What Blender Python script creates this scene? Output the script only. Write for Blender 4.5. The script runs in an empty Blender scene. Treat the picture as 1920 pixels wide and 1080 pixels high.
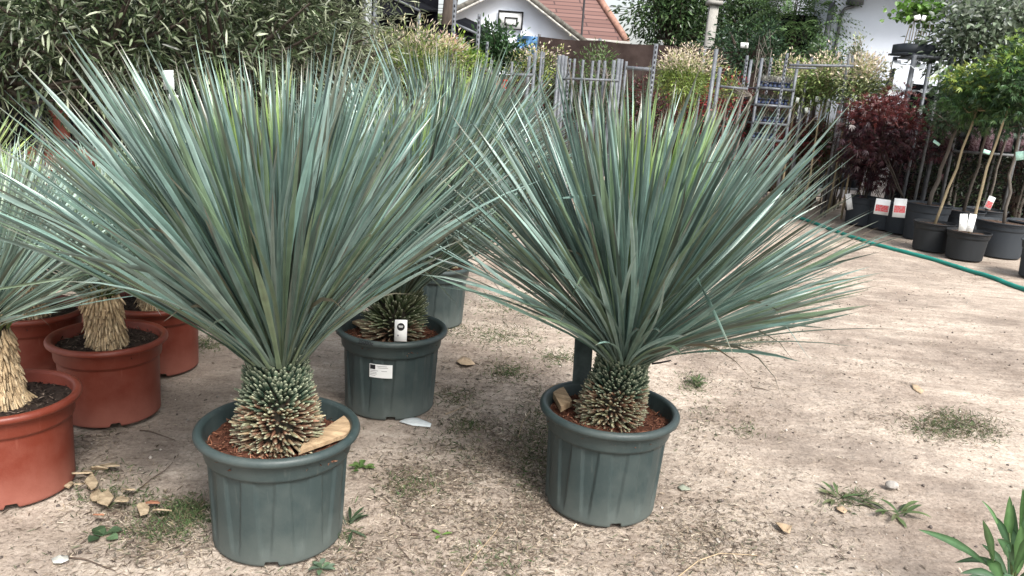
import bpy, bmesh, math, random
import numpy as np
from mathutils import Vector
rs = np.random.RandomState(7)
random.seed(7)
sc = bpy.context.scene
col = sc.collection
# ------------------------------------------------------------------ camera
CH, PITCH, ROLL, FPX = 1.58, math.radians(14.6), math.radians(4.4), 1420.0
FW = np.array([0, math.cos(PITCH), -math.sin(PITCH)]); R0 = np.array([1., 0, 0]); U0 = np.cross(R0, FW)
RV = R0*math.cos(ROLL)+U0*math.sin(ROLL); UV = -R0*math.sin(ROLL)+U0*math.cos(ROLL)
CAM = np.array([0, 0, CH])
cd = bpy.data.cameras.new('camera'); cam = bpy.data.objects.new('camera', cd); col.objects.link(cam)
cd.sensor_width = 36; cd.lens = 36*FPX/1920; cd.clip_end = 500; cd.clip_start = .05
from mathutils import Matrix
cam.matrix_world = Matrix(((RV[0], UV[0], -FW[0], 0), (RV[1], UV[1], -FW[1], 0), (RV[2], UV[2], -FW[2], CH), (0, 0, 0, 1)))
sc.camera = cam
sc.render.resolution_x = 1024; sc.render.resolution_y = 576
# ------------------------------------------------------------------ light
SUN_EL, SUN_AZ = math.radians(50), math.radians(150)     # azimuth from +Y clockwise (sun to the right, a little behind the camera)
w = bpy.data.worlds.new('World'); sc.world = w; w.use_nodes = True
nt = w.node_tree; bg = nt.nodes['Background']
sky = nt.nodes.new('ShaderNodeTexSky'); sky.sky_type = 'NISHITA'; sky.sun_disc = False
sky.sun_elevation = SUN_EL; sky.sun_rotation = SUN_AZ; sky.dust_density = 4; sky.air_density = 1.2
hs = nt.nodes.new('ShaderNodeHueSaturation'); hs.inputs['Saturation'].default_value = .35; hs.inputs['Value'].default_value = 1.45
nt.links.new(sky.outputs[0], hs.inputs['Color']); nt.links.new(hs.outputs[0], bg.inputs[0])
bg.inputs[1].default_value = .125
sd = bpy.data.lights.new('sun', 'SUN'); so = bpy.data.objects.new('sun', sd); col.objects.link(so)
sd.energy = 3.2; sd.angle = math.radians(16); sd.color = (1, .96, .9)
dv = Vector((math.sin(SUN_AZ)*math.cos(SUN_EL), math.cos(SUN_AZ)*math.cos(SUN_EL), math.sin(SUN_EL)))
so.rotation_euler = dv.to_track_quat('Z', 'Y').to_euler()
sc.view_settings.view_transform = 'Standard'; sc.view_settings.look = 'None'
sc.view_settings.exposure = .72; sc.view_settings.gamma = 1

def ray(x, y): return FW+RV*(x-960)/FPX+UV*(540-y)/FPX
def gp(x, y, z=0.):                      # ground point seen at photograph pixel (x, y)
    d = ray(x, y); return CAM+d*((z-CH)/d[2])
def at(x, y, Y):                         # point at depth Y seen at photograph pixel
    d = ray(x, y); return CAM+d*(Y/d[1])
# ------------------------------------------------------------------ materials
def newmat(name):
    m = bpy.data.materials.new(name); m.use_nodes = True
    return m, m.node_tree, m.node_tree.nodes['Principled BSDF']
def N(nt, t, **k):
    n = nt.nodes.new(t)
    for a, b in k.items():
        if a in n.inputs.keys(): n.inputs[a].default_value = b
        else: setattr(n, a, b)
    return n
def mat(name, c, rough=.6, var=.25, scale=8., bump=.0, bscale=40., metal=0., c2=None, stretch=None, spec=None):
    m, t, b = newmat(name)
    tc = N(t, 'ShaderNodeTexCoord'); mp = N(t, 'ShaderNodeMapping')
    if stretch: mp.inputs['Scale'].default_value = stretch
    t.links.new(tc.outputs['Object'], mp.inputs[0])
    n = N(t, 'ShaderNodeTexNoise', Scale=scale, Detail=6.); n.inputs['Roughness'].default_value = .65
    t.links.new(mp.outputs[0], n.inputs['Vector'])
    r = N(t, 'ShaderNodeValToRGB'); e = r.color_ramp.elements
    c2 = c2 or tuple(min(1, v*(1+var)) for v in c)
    e[0].position = .3; e[1].position = .72
    e[0].color = (*[v*(1-var) for v in c], 1); e[1].color = (*c2, 1)
    t.links.new(n.outputs[0], r.inputs[0]); t.links.new(r.outputs[0], b.inputs['Base Color'])
    b.inputs['Roughness'].default_value = rough; b.inputs['Metallic'].default_value = metal
    b.inputs['Specular IOR Level'].default_value = .25 if spec is None else spec
    if bump:
        n2 = N(t, 'ShaderNodeTexNoise', Scale=bscale, Detail=5.); bp = N(t, 'ShaderNodeBump', Strength=bump, Distance=.01)
        t.links.new(mp.outputs[0], n2.inputs['Vector'])
        t.links.new(n2.outputs[0], bp.inputs['Height']); t.links.new(bp.outputs[0], b.inputs['Normal'])
    return m
def attrmat(name, rough=.5, trans=.3, spec=.5, nscale=60., nvar=.2, stretch=None):
    m, t, b = newmat(name)
    a = N(t, 'ShaderNodeAttribute', attribute_name='Col')
    tc = N(t, 'ShaderNodeTexCoord'); n = N(t, 'ShaderNodeTexNoise', Scale=nscale, Detail=3.)
    t.links.new(tc.outputs['Object'], n.inputs['Vector'])
    mr = N(t, 'ShaderNodeMapRange'); mr.inputs['From Min'].default_value = .3; mr.inputs['From Max'].default_value = .7
    mr.inputs['To Min'].default_value = 1-nvar; mr.inputs['To Max'].default_value = 1+nvar
    t.links.new(n.outputs[0], mr.inputs['Value'])
    v = N(t, 'ShaderNodeVectorMath', operation='SCALE'); t.links.new(a.outputs['Color'], v.inputs[0]); t.links.new(mr.outputs[0], v.inputs['Scale'])
    t.links.new(v.outputs[0], b.inputs['Base Color'])
    b.inputs['Roughness'].default_value = rough; b.inputs['Specular IOR Level'].default_value = spec
    if trans:
        tr = N(t, 'ShaderNodeBsdfTranslucent'); mx = N(t, 'ShaderNodeMixShader'); mx.inputs[0].default_value = trans
        t.links.new(v.outputs[0], tr.inputs[0]); t.links.new(b.outputs[0], mx.inputs[1]); t.links.new(tr.outputs[0], mx.inputs[2])
        t.links.new(mx.outputs[0], t.nodes['Material Output'].inputs[0])
    return m
M = {}
M['leaf'] = attrmat('foliage', .36, .3, .5, 30, .15)
M['yucca'] = attrmat('yucca_leaf', .33, .10, .7, 14, .22)
M['litter'] = attrmat('dry_matter', .8, .1, .2, 60, .2)
M['stub'] = attrmat('leaf_stub', .6, 0, .25, 80, .3)
M['bark'] = mat('bark', (.07, .055, .045), .85, .4, 10, .8, 40, stretch=(1, 1, .25))
M['greybark'] = mat('grey_bark', (.13, .115, .10), .85, .35, 12, .6, 40, stretch=(1, 1, .25))
M['cane'] = mat('cane', (.33, .27, .17), .55, .3, 14, .2, 40, stretch=(1, 1, .3))
M['darkcane'] = mat('dark_stem', (.05, .042, .035), .7, .3, 14, .3)
def potmat(name, c, dust, rough=.42, scr=.5):
    m, t, b = newmat(name)
    tc = N(t, 'ShaderNodeTexCoord')
    n = N(t, 'ShaderNodeTexNoise', Scale=5., Detail=8.); n.inputs['Roughness'].default_value = .7
    t.links.new(tc.outputs['Object'], n.inputs['Vector'])
    # dusty splash near the foot: height based dust with noise
    sx = N(t, 'ShaderNodeSeparateXYZ'); t.links.new(tc.outputs['Object'], sx.inputs[0])
    h = N(t, 'ShaderNodeMapRange'); h.inputs['From Min'].default_value = .0; h.inputs['From Max'].default_value = .14
    h.inputs['To Min'].default_value = .75; h.inputs['To Max'].default_value = .0
    t.links.new(sx.outputs['Z'], h.inputs['Value'])
    ad = N(t, 'ShaderNodeMath', operation='MULTIPLY_ADD'); t.links.new(n.outputs[0], ad.inputs[0]); ad.inputs[1].default_value = 1.6
    ad.inputs[2].default_value = -.72
    a2 = N(t, 'ShaderNodeMath', operation='ADD', use_clamp=True); t.links.new(ad.outputs[0], a2.inputs[0]); t.links.new(h.outputs[0], a2.inputs[1])
    # scratches
    mp = N(t, 'ShaderNodeMapping'); mp.inputs['Scale'].default_value = (1, 1, .12); mp.inputs['Rotation'].default_value = (.3, .2, 0)
    t.links.new(tc.outputs['Object'], mp.inputs[0])
    n2 = N(t, 'ShaderNodeTexNoise', Scale=55., Detail=4.); t.links.new(mp.outputs[0], n2.inputs['Vector'])
    s = N(t, 'ShaderNodeMapRange'); s.inputs['From Min'].default_value = .64; s.inputs['From Max'].default_value = .74; s.inputs['To Max'].default_value = scr
    t.links.new(n2.outputs[0], s.inputs['Value'])
    mu = N(t, 'ShaderNodeMath', operation='MULTIPLY'); t.links.new(a2.outputs[0], mu.inputs[0]); mu.inputs[1].default_value = .85
    mx = N(t, 'ShaderNodeMath', operation='MAXIMUM'); t.links.new(mu.outputs[0], mx.inputs[0]); t.links.new(s.outputs[0], mx.inputs[1])
    c1 = N(t, 'ShaderNodeMix', data_type='RGBA'); c1.inputs[6].default_value = (*c, 1); c1.inputs[7].default_value = (*dust, 1)
    t.links.new(mx.outputs[0], c1.inputs[0]); t.links.new(c1.outputs[2], b.inputs['Base Color'])
    rr = N(t, 'ShaderNodeMapRange'); rr.inputs['To Min'].default_value = rough; rr.inputs['To Max'].default_value = .8
    t.links.new(a2.outputs[0], rr.inputs['Value']); t.links.new(rr.outputs[0], b.inputs['Roughness']); b.inputs['Specular IOR Level'].default_value = .4
    bp = N(t, 'ShaderNodeBump', Strength=.12, Distance=.004); n3 = N(t, 'ShaderNodeTexNoise', Scale=160., Detail=3.)
    t.links.new(tc.outputs['Object'], n3.inputs['Vector']); t.links.new(n3.outputs[0], bp.inputs['Height']); t.links.new(bp.outputs[0], b.inputs['Normal'])
    return m
M['greenpot'] = potmat('green_plastic', (.030, .046, .047), (.10, .115, .105))
M['redpot'] = potmat('terracotta_plastic', (.15, .029, .016), (.29, .11, .08), .42, .25)
M['blackpot'] = potmat('black_plastic', (.010, .015, .022), (.035, .042, .05), .5, .3)
M['deepblackpot'] = potmat('shiny_black_plastic', (.005, .006, .008), (.02, .023, .026), .4, .2)
M['soil'] = mat('coir_soil', (.085, .035, .022), .95, .6, 30, 1., 90, c2=(.16, .07, .045))
M['darksoil'] = mat('dark_soil', (.03, .02, .016), .95, .6, 30, 1., 90, c2=(.075, .055, .045))
M['wood'] = mat('cut_wood', (.36, .24, .135), .8, .45, 9, .6, 60, c2=(.56, .41, .26), stretch=(1, 4, 1))
M['galv'] = mat('galvanised_steel', (.12, .13, .145), .5, .4, 9, .1, 50, metal=.2)
M['steel_dark'] = mat('weathered_steel', (.12, .125, .13), .6, .4, 9, .1, 50, metal=.2)
M['white'] = mat('white_card', (.74, .75, .74), .6, .06, 6)
M['paper'] = mat('wet_paper', (.62, .66, .66), .7, .12, 20)
M['blackp'] = mat('black_print', (.012, .012, .014), .5, .1)
M['printgrey'] = mat('grey_print', (.22, .22, .23), .6, .1)
M['mint'] = mat('mint_tag', (.42, .68, .58), .5, .1)
M['hose'] = mat('teal_hose', (.02, .21, .17), .4, .2, 6, 0)
M['net'] = mat('black_shade_backdrop', (.004, .004, .005), .9, .3, 30, .4, 200, spec=.02)  # near-black backdrop colour standing in for deep shade
M['screen'] = mat('brown_screen', (.034, .024, .022), .9, .35, 3, .4, 120, c2=(.06, .044, .04), spec=.05)
M['housewall'] = mat('white_render', (.80, .85, .94), .85, .05, 2, .2, 60)
M['awning'] = mat('black_canopy', (.007, .0075, .010), .9, .3, spec=.04)
M['concrete'] = mat('concrete', (.30, .29, .27), .9, .2, 6, .4)
M['brick'] = mat('red_brick_block', (.33, .085, .06), .8, .3, 12, .4)
M['tarp'] = mat('blue_tarp', (.045, .17, .42), .45, .35, 4, .5, 8, c2=(.16, .33, .58))
M['bluepot'] = mat('blue_black_pots', (.035, .05, .10), .5, .2)
M['purple'] = None
def tilemat():
    m, t, b = newmat('clay_roof_tiles')
    tc = N(t, 'ShaderNodeTexCoord'); br = N(t, 'ShaderNodeTexBrick')
    br.inputs['Scale'].default_value = 1.; br.inputs['Color1'].default_value = (.125, .065, .055, 1); br.inputs['Color2'].default_value = (.18, .10, .085, 1)
    br.inputs['Mortar'].default_value = (.055, .028, .026, 1); br.inputs['Mortar Size'].default_value = .028
    br.inputs['Brick Width'].default_value = 1.9; br.inputs['Row Height'].default_value = .27
    t.links.new(tc.outputs['UV'], br.inputs['Vector']); t.links.new(br.outputs[0], b.inputs['Base Color']); b.inputs['Roughness'].default_value = .85
    return m
M['tiles'] = tilemat()
M['greytiles'] = mat('mossy_grey_tiles', (.09, .085, .075), .9, .5, 9, .8, 20, c2=(.20, .19, .165))
def flowerlabel(name, flower, ground):
    m, t, b = newmat(name)
    tc = N(t, 'ShaderNodeTexCoord'); n = N(t, 'ShaderNodeTexVoronoi', Scale=60.)
    t.links.new(tc.outputs['Object'], n.inputs['Vector'])
    r = N(t, 'ShaderNodeValToRGB'); e = r.color_ramp.elements; e[0].color = (*flower, 1); e[1].color = (*ground, 1); e[0].position = .35; e[1].position = .75
    t.links.new(n.outputs['Distance'], r.inputs[0]); t.links.new(r.outputs[0], b.inputs['Base Color']); b.inputs['Roughness'].default_value = .5
    return m
M['redflower'] = flowerlabel('printed_red_flowers', (.55, .02, .03), (.40, .22, .22))
M['purpleflower'] = flowerlabel('printed_purple_leaves', (.05, .012, .02), (.20, .14, .16))
# ------------------------------------------------------------------ object helpers
def tag(o, label=None, cat=None, group=None, kind=None):
    if label: o['label'] = label
    if cat: o['category'] = cat
    if group: o['group'] = group
    if kind: o['kind'] = kind
    return o
def empty(name, loc, label, cat, group=None):
    o = bpy.data.objects.new(name, None); col.objects.link(o); o.location = tuple(map(float, loc)); o.empty_display_size = .1
    return tag(o, label, cat, group)
def worldloc(o):
    l = np.array(o.location)
    while o.parent: o = o.parent; l = l+np.array(o.location)
    return l
def mesh(name, V, Fs, m, parent=None, colr=None, smooth=False, label=None, loc=None, uv=None, mats=None, midx=None):
    """V world-space (n,3); Fs = list of arrays (k,4)/(k,3) or list of index lists"""
    V = np.asarray(V, dtype=np.float64).reshape(-1, 3)
    if parent is not None: L = worldloc(parent)
    elif loc is not None: L = np.array(loc, float)
    else: L = np.array([(V[:, 0].min()+V[:, 0].max())/2, (V[:, 1].min()+V[:, 1].max())/2, V[:, 2].min()])
    me = bpy.data.meshes.new(name)
    loops = []; starts = []; tot = 0; ls = []
    for Fa in Fs:
        Fa = np.asarray(Fa)
        if Fa.size == 0: continue
        k = Fa.shape[1]; ls.append(Fa.ravel()); starts.append(np.arange(len(Fa))*k+tot); tot += Fa.size
    li = np.concatenate(ls).astype(np.int32); st = np.concatenate(starts).astype(np.int32)
    me.vertices.add(len(V)); me.vertices.foreach_set('co', (V-L).astype(np.float32).ravel())
    me.loops.add(len(li)); me.loops.foreach_set('vertex_index', li)
    me.polygons.add(len(st)); me.polygons.foreach_set('loop_start', st)
    if midx is not None: me.polygons.foreach_set('material_index', np.asarray(midx, np.int32))
    me.update(calc_edges=True); me.validate()
    if smooth: me.polygons.foreach_set('use_smooth', np.ones(len(me.polygons), bool))
    if colr is not None:
        c = np.ones((len(V), 4), np.float32); c[:, :3] = np.clip(colr, 0, 1)
        a = me.color_attributes.new('Col', 'FLOAT_COLOR', 'POINT'); a.data.foreach_set('color', c.ravel())
    if uv is not None:
        u = me.uv_layers.new(name='UVMap'); u.data.foreach_set('uv', np.asarray(uv, np.float32)[li].ravel())
    for mm in (mats or [m]): me.materials.append(mm)
    o = bpy.data.objects.new(name, me); col.objects.link(o); o.location = tuple(L)
    if parent is not None: o.parent = parent; o.location = (0, 0, 0)
    if label: o['label'] = label
    return o
class MB:
    def __init__(s): s.V = []; s.Q = []; s.T = []; s.C = []; s.n = 0
    def add(s, V, Q=(), T=(), c=None):
        V = np.asarray(V, float).reshape(-1, 3)
        if len(Q): s.Q.append(np.asarray(Q)+s.n)
        if len(T): s.T.append(np.asarray(T)+s.n)
        s.V.append(V); s.n += len(V)
        if c is not None: s.C.append(np.broadcast_to(np.asarray(c, float), V.shape).copy())
        return s
    def box(s, c, h, ax=None, bev=0, colr=None):
        ax = np.eye(3) if ax is None else np.asarray(ax, float); h = np.asarray(h, float)
        sg = np.array([[-1, -1, -1], [1, -1, -1], [1, 1, -1], [-1, 1, -1], [-1, -1, 1], [1, -1, 1], [1, 1, 1], [-1, 1, 1]])
        V = np.asarray(c)+(sg*h)@ax
        return s.add(V, [[0, 3, 2, 1], [4, 5, 6, 7], [0, 1, 5, 4], [1, 2, 6, 5], [2, 3, 7, 6], [3, 0, 4, 7]], c=colr)
    def bar(s, a, b, wx, wy=None, colr=None):
        a = np.asarray(a, float); b = np.asarray(b, float); wy = wy or wx; d = b-a; L = np.linalg.norm(d); d = d/L
        u = np.cross(d, [0, 1, 0] if abs(d[1]) < .9 else [1, 0, 0]); u /= np.linalg.norm(u); v = np.cross(d, u)
        return s.box((a+b)/2, (wx/2, wy/2, L/2), [u, v, d], colr=colr)
    def tube(s, pts, rad, seg=6, colr=None, cap=True):
        P = np.asarray(pts, float); n = len(P); rad = np.broadcast_to(rad, n)
        T = np.gradient(P, axis=0); T /= np.linalg.norm(T, axis=1)[:, None]+1e-9
        up = np.array([0, 0, 1.]) if abs(T[0][2]) < .8 else np.array([0, 1., 0])
        u = np.cross(T, up); u /= np.linalg.norm(u, axis=1)[:, None]+1e-9; v = np.cross(T, u)
        a = np.linspace(0, 2*np.pi, seg, endpoint=False)
        V = P[:, None]+rad[:, None, None]*(u[:, None]*np.cos(a)[None, :, None]+v[:, None]*np.sin(a)[None, :, None])
        i = np.arange(n-1)[:, None]*seg; j = np.arange(seg)[None]; k = (j+1) % seg
        Q = np.stack([i+j, i+k, i+seg+k, i+seg+j], -1).reshape(-1, 4)
        V = V.reshape(-1, 3); Tt = []
        if cap:
            V = np.vstack([V, P[:1], P[-1:]]); c0 = len(V)-2; c1 = len(V)-1; e = (n-1)*seg
            Tt = [[c0, (q+1) % seg, q] for q in range(seg)]+[[c1, e+q, e+(q+1) % seg] for q in range(seg)]
        return s.add(V, Q, Tt, c=colr)
    def build(s, name, m, parent=None, **k):
        if s.C: k['colr'] = np.vstack(s.C)
        Fs = []
        if s.Q: Fs.append(np.vstack(s.Q))
        if s.T: Fs.append(np.vstack(s.T))
        return mesh(name, np.vstack(s.V), Fs, m, parent, **k)
def nrm(a): return a/(np.linalg.norm(a, axis=-1, keepdims=True)+1e-9)
# value noise
_tab = rs.rand(256, 256)
def vnoise(x, y):
    xi = np.floor(x).astype(int); yi = np.floor(y).astype(int); fx = x-xi; fy = y-yi
    fx = fx*fx*(3-2*fx); fy = fy*fy*(3-2*fy); g = lambda i, j: _tab[i & 255, j & 255]
    return (g(xi, yi)*(1-fx)+g(xi+1, yi)*fx)*(1-fy)+(g(xi, yi+1)*(1-fx)+g(xi+1, yi+1)*fx)*fy-.5
def gh(x, y):
    x = np.asarray(x, float); y = np.asarray(y, float)
    return (vnoise(x*.9, y*.9)*.03+vnoise(x*3.1+9, y*3.1)*.014+vnoise(x*9+3, y*9)*.007+vnoise(x*27+3, y*27)*.0035)-.012
# leaf clouds ---------------------------------------------------------
def leafquads(P, D, Nn, L, W, C, a=.8, b=.75, fold=.18, droop=.0):
    n = len(P); D = nrm(D); S = nrm(np.cross(D, Nn)); Nn = np.cross(S, D)
    L = np.broadcast_to(L, n)[:, None]; W = np.broadcast_to(W, n)[:, None]
    dz = np.array([0, 0, -1.])
    v0 = P; v3 = P+D*L+dz*L*droop
    m1 = P+D*L*.33+dz*L*droop*.15; m2 = P+D*L*.68+dz*L*droop*.5
    r1 = m1+S*W*.5*a+Nn*W*fold; l1 = m1-S*W*.5*a+Nn*W*fold; r2 = m2+S*W*.5*b+Nn*W*fold; l2 = m2-S*W*.5*b+Nn*W*fold
    V = np.stack([v0, r1, r2, v3, l2, l1], 1).reshape(-1, 3)
    i = np.arange(n)[:, None]*6
    Q = np.concatenate([i+np.array([[0, 1, 2, 3]]), i+np.array([[0, 3, 4, 5]])])
    return V, Q, np.repeat(C, 6, 0)
def pal(n, cols, jit=.22, rr=rs):
    c = np.array(cols, float); k = rr.randint(0, len(c), n); return c[k]*(1+jit*rr.randn(n, 1)).clip(.4, 1.8)
def bush(name, label, cat, base, cen, rad, nl=4000, L=.06, W=.02, cols=((.06, .10, .03),), nclump=40, cr=.22, trunk_r=.02,
         up=.3, group=None, kind='leaf', tipcols=None, tipfrac=0., seed=1, barkm='greybark', droop=.15, stems=1, fold=.18, a=.8, b=.75, shell=.45, extra=None, limbs=True, fill=0):
    rr = np.random.RandomState(seed); base = np.array(base, float); cen = np.array(cen, float); rad = np.array(rad, float)
    root = empty(name, base, label, cat, group)
    u = nrm(rr.randn(nclump, 3)); q = rr.rand(nclump, 1)**shell; cc = cen+u*q*rad*(1+.12*rr.randn(nclump, 1))
    tint = 1+.22*rr.randn(nclump, 1)
    k = rr.randint(0, nclump, nl); off = rr.randn(nl, 3)*cr*rad.mean()
    P = cc[k]+off
    D = nrm(nrm(off)*.8+nrm(P-cen)*.5+rr.randn(nl, 3)*.5+np.array([0, 0, up]))
    Nn = nrm(rr.randn(nl, 3)*.7+np.array([0, 0, 1.]))
    C = pal(nl, cols, .2, rr)*tint[k].clip(.55, 1.6)
    if tipfrac:
        hgt = (P[:, 2]-cen[2])/rad[2]; s = rr.rand(nl) < tipfrac*(hgt > .1)*(.4+hgt); C[s] = pal(s.sum(), tipcols, .15, rr)
    b_ = MB()
    if kind == 'palm':
        S = nrm(np.cross(D, Nn)); s5 = [(-1.15, .62), (-.55, .88), (0, 1.), (.55, .88), (1.15, .62)]
        for ang, ll in s5:
            Dd = D*math.cos(ang)+S*math.sin(ang)
            b_.add(*leafquads(P, Dd, Nn, L*ll*(.8+.4*rr.rand(nl)), W, C, a, b, .1, .25)[:2], c=np.repeat(C, 6, 0))
    elif kind == 'pinnate':
        S = nrm(np.cross(D, np.array([0, 0, 1.])))
        for t in np.linspace(.15, 1, 8):
            Pm = P+D*L*t*7+np.array([0, 0, -1.])*L*t*t*2.2
            for sg in (-1, 1):
                V, Q, c6 = leafquads(Pm, nrm(S*sg+D*.35+np.array([0, 0, -.35])), Nn, L*(1.15-.5*t), W, C, a, b, .1, .2); b_.add(V, Q, c=c6)
    else:
        V, Q, c6 = leafquads(P, D, Nn, L*(.65+.6*rr.rand(nl)), W*(.7+.5*rr.rand(nl)), C, a, b, fold, droop); b_.add(V, Q, c=c6)
    b_.build('crown', M['leaf'], root)
    # trunk, limbs and twigs
    t = MB(); top = cen-np.array([0, 0, rad[2]*.55]) if limbs else cen
    for s in range(stems):
        o = np.array([rr.randn()*trunk_r*3, rr.randn()*trunk_r*3, 0])*(s > 0)
        n = 7; tt = np.linspace(0, 1, n)[:, None]
        pts = (base+o)*(1-tt)+(top+o*3)*tt+rr.randn(n, 3)*trunk_r*.6*(tt > 0)*(1-(tt == 1)); pts[0] = base+o
        t.tube(pts, np.linspace(trunk_r, trunk_r*.65, n), 8)
        for i in range(s, min(nclump, 46), stems):
            m_ = (pts[-1]+cc[i])/2+np.array([0, 0, -.06*rad[2]])+rr.randn(3)*.05*rad.mean()
            t.tube([pts[-1], m_, cc[i]], [trunk_r*.5, trunk_r*.3, trunk_r*.12], 5, cap=False)
    t.build('trunk', M[barkm], root, smooth=True)
    if extra: extra(root, cc, rr)
    return root
# ------------------------------------------------------------------ ground
def make_ground():
    n = 560
    s = np.linspace(-1, 1, n); k = 5.2
    X = np.sinh(s*k)/np.sinh(k)*160+.3; s2 = np.linspace(-.78, 1, n); Y = np.sinh(s2*k)/np.sinh(k)*170+3.2
    gx, gy = np.meshgrid(X, Y); Z = gh(gx, gy); far = np.clip((np.hypot(gx, gy)-30)/30, 0, 1); Z = Z*(1-far)
    V = np.stack([gx, gy, Z], -1).reshape(-1, 3); i = (np.arange(n-1)[:, None]*n+np.arange(n-1)[None]).reshape(-1, 1)
    Q = i+np.array([[0, 1, n+1, n]])
    m, t, b = newmat('dry_dirt')
    tc = N(t, 'ShaderNodeTexCoord')
    def noise(s, d=6., r=.6, vec=None):
        q = N(t, 'ShaderNodeTexNoise', Scale=s, Detail=d); q.inputs['Roughness'].default_value = r; t.links.new((vec or tc.outputs['Object']), q.inputs['Vector']); return q
    def ramp(src, p0, p1, c0, c1):
        r = N(t, 'ShaderNodeValToRGB'); e = r.color_ramp.elements; e[0].position = p0; e[1].position = p1; e[0].color = (*c0, 1); e[1].color = (*c1, 1); t.links.new(src, r.inputs[0]); return r
    def mixc(f, a_, b_, mode='MIX'):
        x = N(t, 'ShaderNodeMix', data_type='RGBA', blend_type=mode)
        if isinstance(f, float): x.inputs[0].default_value = f
        else: t.links.new(f, x.inputs[0])
        t.links.new(a_, x.inputs[6]); t.links.new(b_, x.inputs[7]); return x.outputs[2]
    base = ramp(noise(1.3, 8, .65).outputs[0], .30, .62, (.29, .245, .21), (.49, .44, .385))
    fine = ramp(noise(55, 9, .8).outputs[0], .34, .60, (.60, .56, .52), (1.12, 1.10, 1.08))
    c = mixc(1., base.outputs[0], fine.outputs[0], 'MULTIPLY')
    mp = N(t, 'ShaderNodeMapping'); mp.inputs['Rotation'].default_value = (0, 0, .35); mp.inputs['Scale'].default_value = (.35, 1.8, 1); t.links.new(tc.outputs['Object'], mp.inputs[0])
    st = ramp(noise(5, 7, .7, mp.outputs[0]).outputs[0], .35, .6, (.72, .69, .67), (1.06, 1.05, 1.04))
    c = mixc(1., c, st.outputs[0], 'MULTIPLY')
    brown = ramp(noise(.9, 7, .72).outputs[0], .47, .63, (0, 0, 0), (.62, .62, .62)); bc = N(t, 'ShaderNodeRGB'); bc.outputs[0].default_value = (.155, .125, .105, 1)
    c = mixc(brown.outputs[0], c, bc.outputs[0])
    vo = N(t, 'ShaderNodeTexVoronoi', Scale=42.); t.links.new(tc.outputs['Object'], vo.inputs['Vector'])
    spk = ramp(vo.outputs['Distance'], .08, .2, (.35, .32, .3), (1, 1, 1)); c = mixc(.75, c, spk.outputs[0], 'MULTIPLY')
    t.links.new(c, b.inputs['Base Color']); b.inputs['Roughness'].default_value = .95; b.inputs['Specular IOR Level'].default_value = .1
    n1 = noise(45, 8, .75); n2 = noise(9, 6, .6)
    b1 = N(t, 'ShaderNodeBump', Strength=.8, Distance=.010); t.links.new(n1.outputs[0], b1.inputs['Height'])
    b2 = N(t, 'ShaderNodeBump', Strength=.6, Distance=.04); t.links.new(n2.outputs[0], b2.inputs['Height']); t.links.new(b1.outputs[0], b2.inputs['Normal'])
    t.links.new(b2.outputs[0], b.inputs['Normal'])
    o = mesh('ground', V, [Q], m, smooth=True, loc=(0, 0, 0)); o['kind'] = 'structure'
make_ground()
exec_late = []
# ------------------------------------------------------------------ pots
def pot_mesh(parent, c, R, h, ratio, m, style, soilz, name='pot'):
    c = np.asarray(c, float); seg = 288 if style == 'green' else (160 if style == 'red' else 48)
    th = np.linspace(0, 2*np.pi, seg, endpoint=False)
    Rb = R*ratio; Rt = R-.026 if style != 'black' else R-.012
    zc = h*(.77 if style != 'red' else .74)       # collar line
    def body(z): return Rb+(Rt-.012-Rb)*(z/h)
    P = [(.0, Rb-.02), (.0, Rb-.004), (.004, Rb), (.012, body(.012)), (.019, body(.019)), (.024, body(.024))]
    for z in np.linspace(.04, zc-.012, 16 if style == 'green' else 5): P.append((z, body(z)))
    P += [(zc-.004, body(zc)), (zc, body(zc)+.004), (zc+.004, body(zc)+.009), (zc+.012, body(zc)+.011)]
    zt = h-.030 if style != 'black' else h-.018
    P += [(zt-.004, body(zt)+.012), (zt, body(zt)+.014)]
    rc = R-.016; zr = h-.016; rr_ = .016 if style != 'black' else .007
    if style == 'black': rc = R-.007; zr = h-.007
    for a in np.radians(np.arange(-75, 181, 22)): P.append((zr+rr_*math.sin(a), rc+rr_*math.cos(a)))
    P += [(h-.05, rc-rr_-.003), (soilz-.02, rc-rr_-.02)]
    P = np.array(P); n = len(P)
    rad = np.repeat(P[:, 1][:, None], seg, 1); zz = np.repeat(P[:, 0][:, None], seg, 1)
    if style == 'green':
        nf = 13; z = zz/zc; thr = -.15+.75*np.clip(1-z, 0, 1)**1.5                     # flutes narrowing to the foot
        ph = th[None]*nf+.25*np.clip(1-z, 0, 1)*np.sign(np.sin(th*nf))[None]
        d = 1/(1+np.exp(-(np.cos(ph)-thr)*30)); fade = np.clip((z-.08)/.15, 0, 1)*(zz < zc-.003)
        fade[-14:] *= (zz[-14:] < zc-.003)
        rad = rad-.008*d*fade
    if style != 'black':
        rad = rad*(1+.004*np.sin(th*2+1)[None])                            # slightly out of round
        for a0 in np.arange(4)*np.pi/2+(.2 if style == 'green' else .55):      # foot notches
            dd = np.abs((th-a0+np.pi) % (2*np.pi)-np.pi); w_ = (dd < .10)
            for r in range(4): zz[r, w_] = np.maximum(zz[r, w_], .0185)
    V = np.stack([c[0]+rad*np.cos(th), c[1]+rad*np.sin(th), c[2]+zz], -1).reshape(-1, 3)
    i = np.arange(n-1)[:, None]*seg; j = np.arange(seg)[None]; k = (j+1) % seg
    Q = np.stack([i+j, i+k, i+seg+k, i+seg+j], -1).reshape(-1, 4)
    return mesh(name, V, [Q], m, parent, smooth=True)
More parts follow.
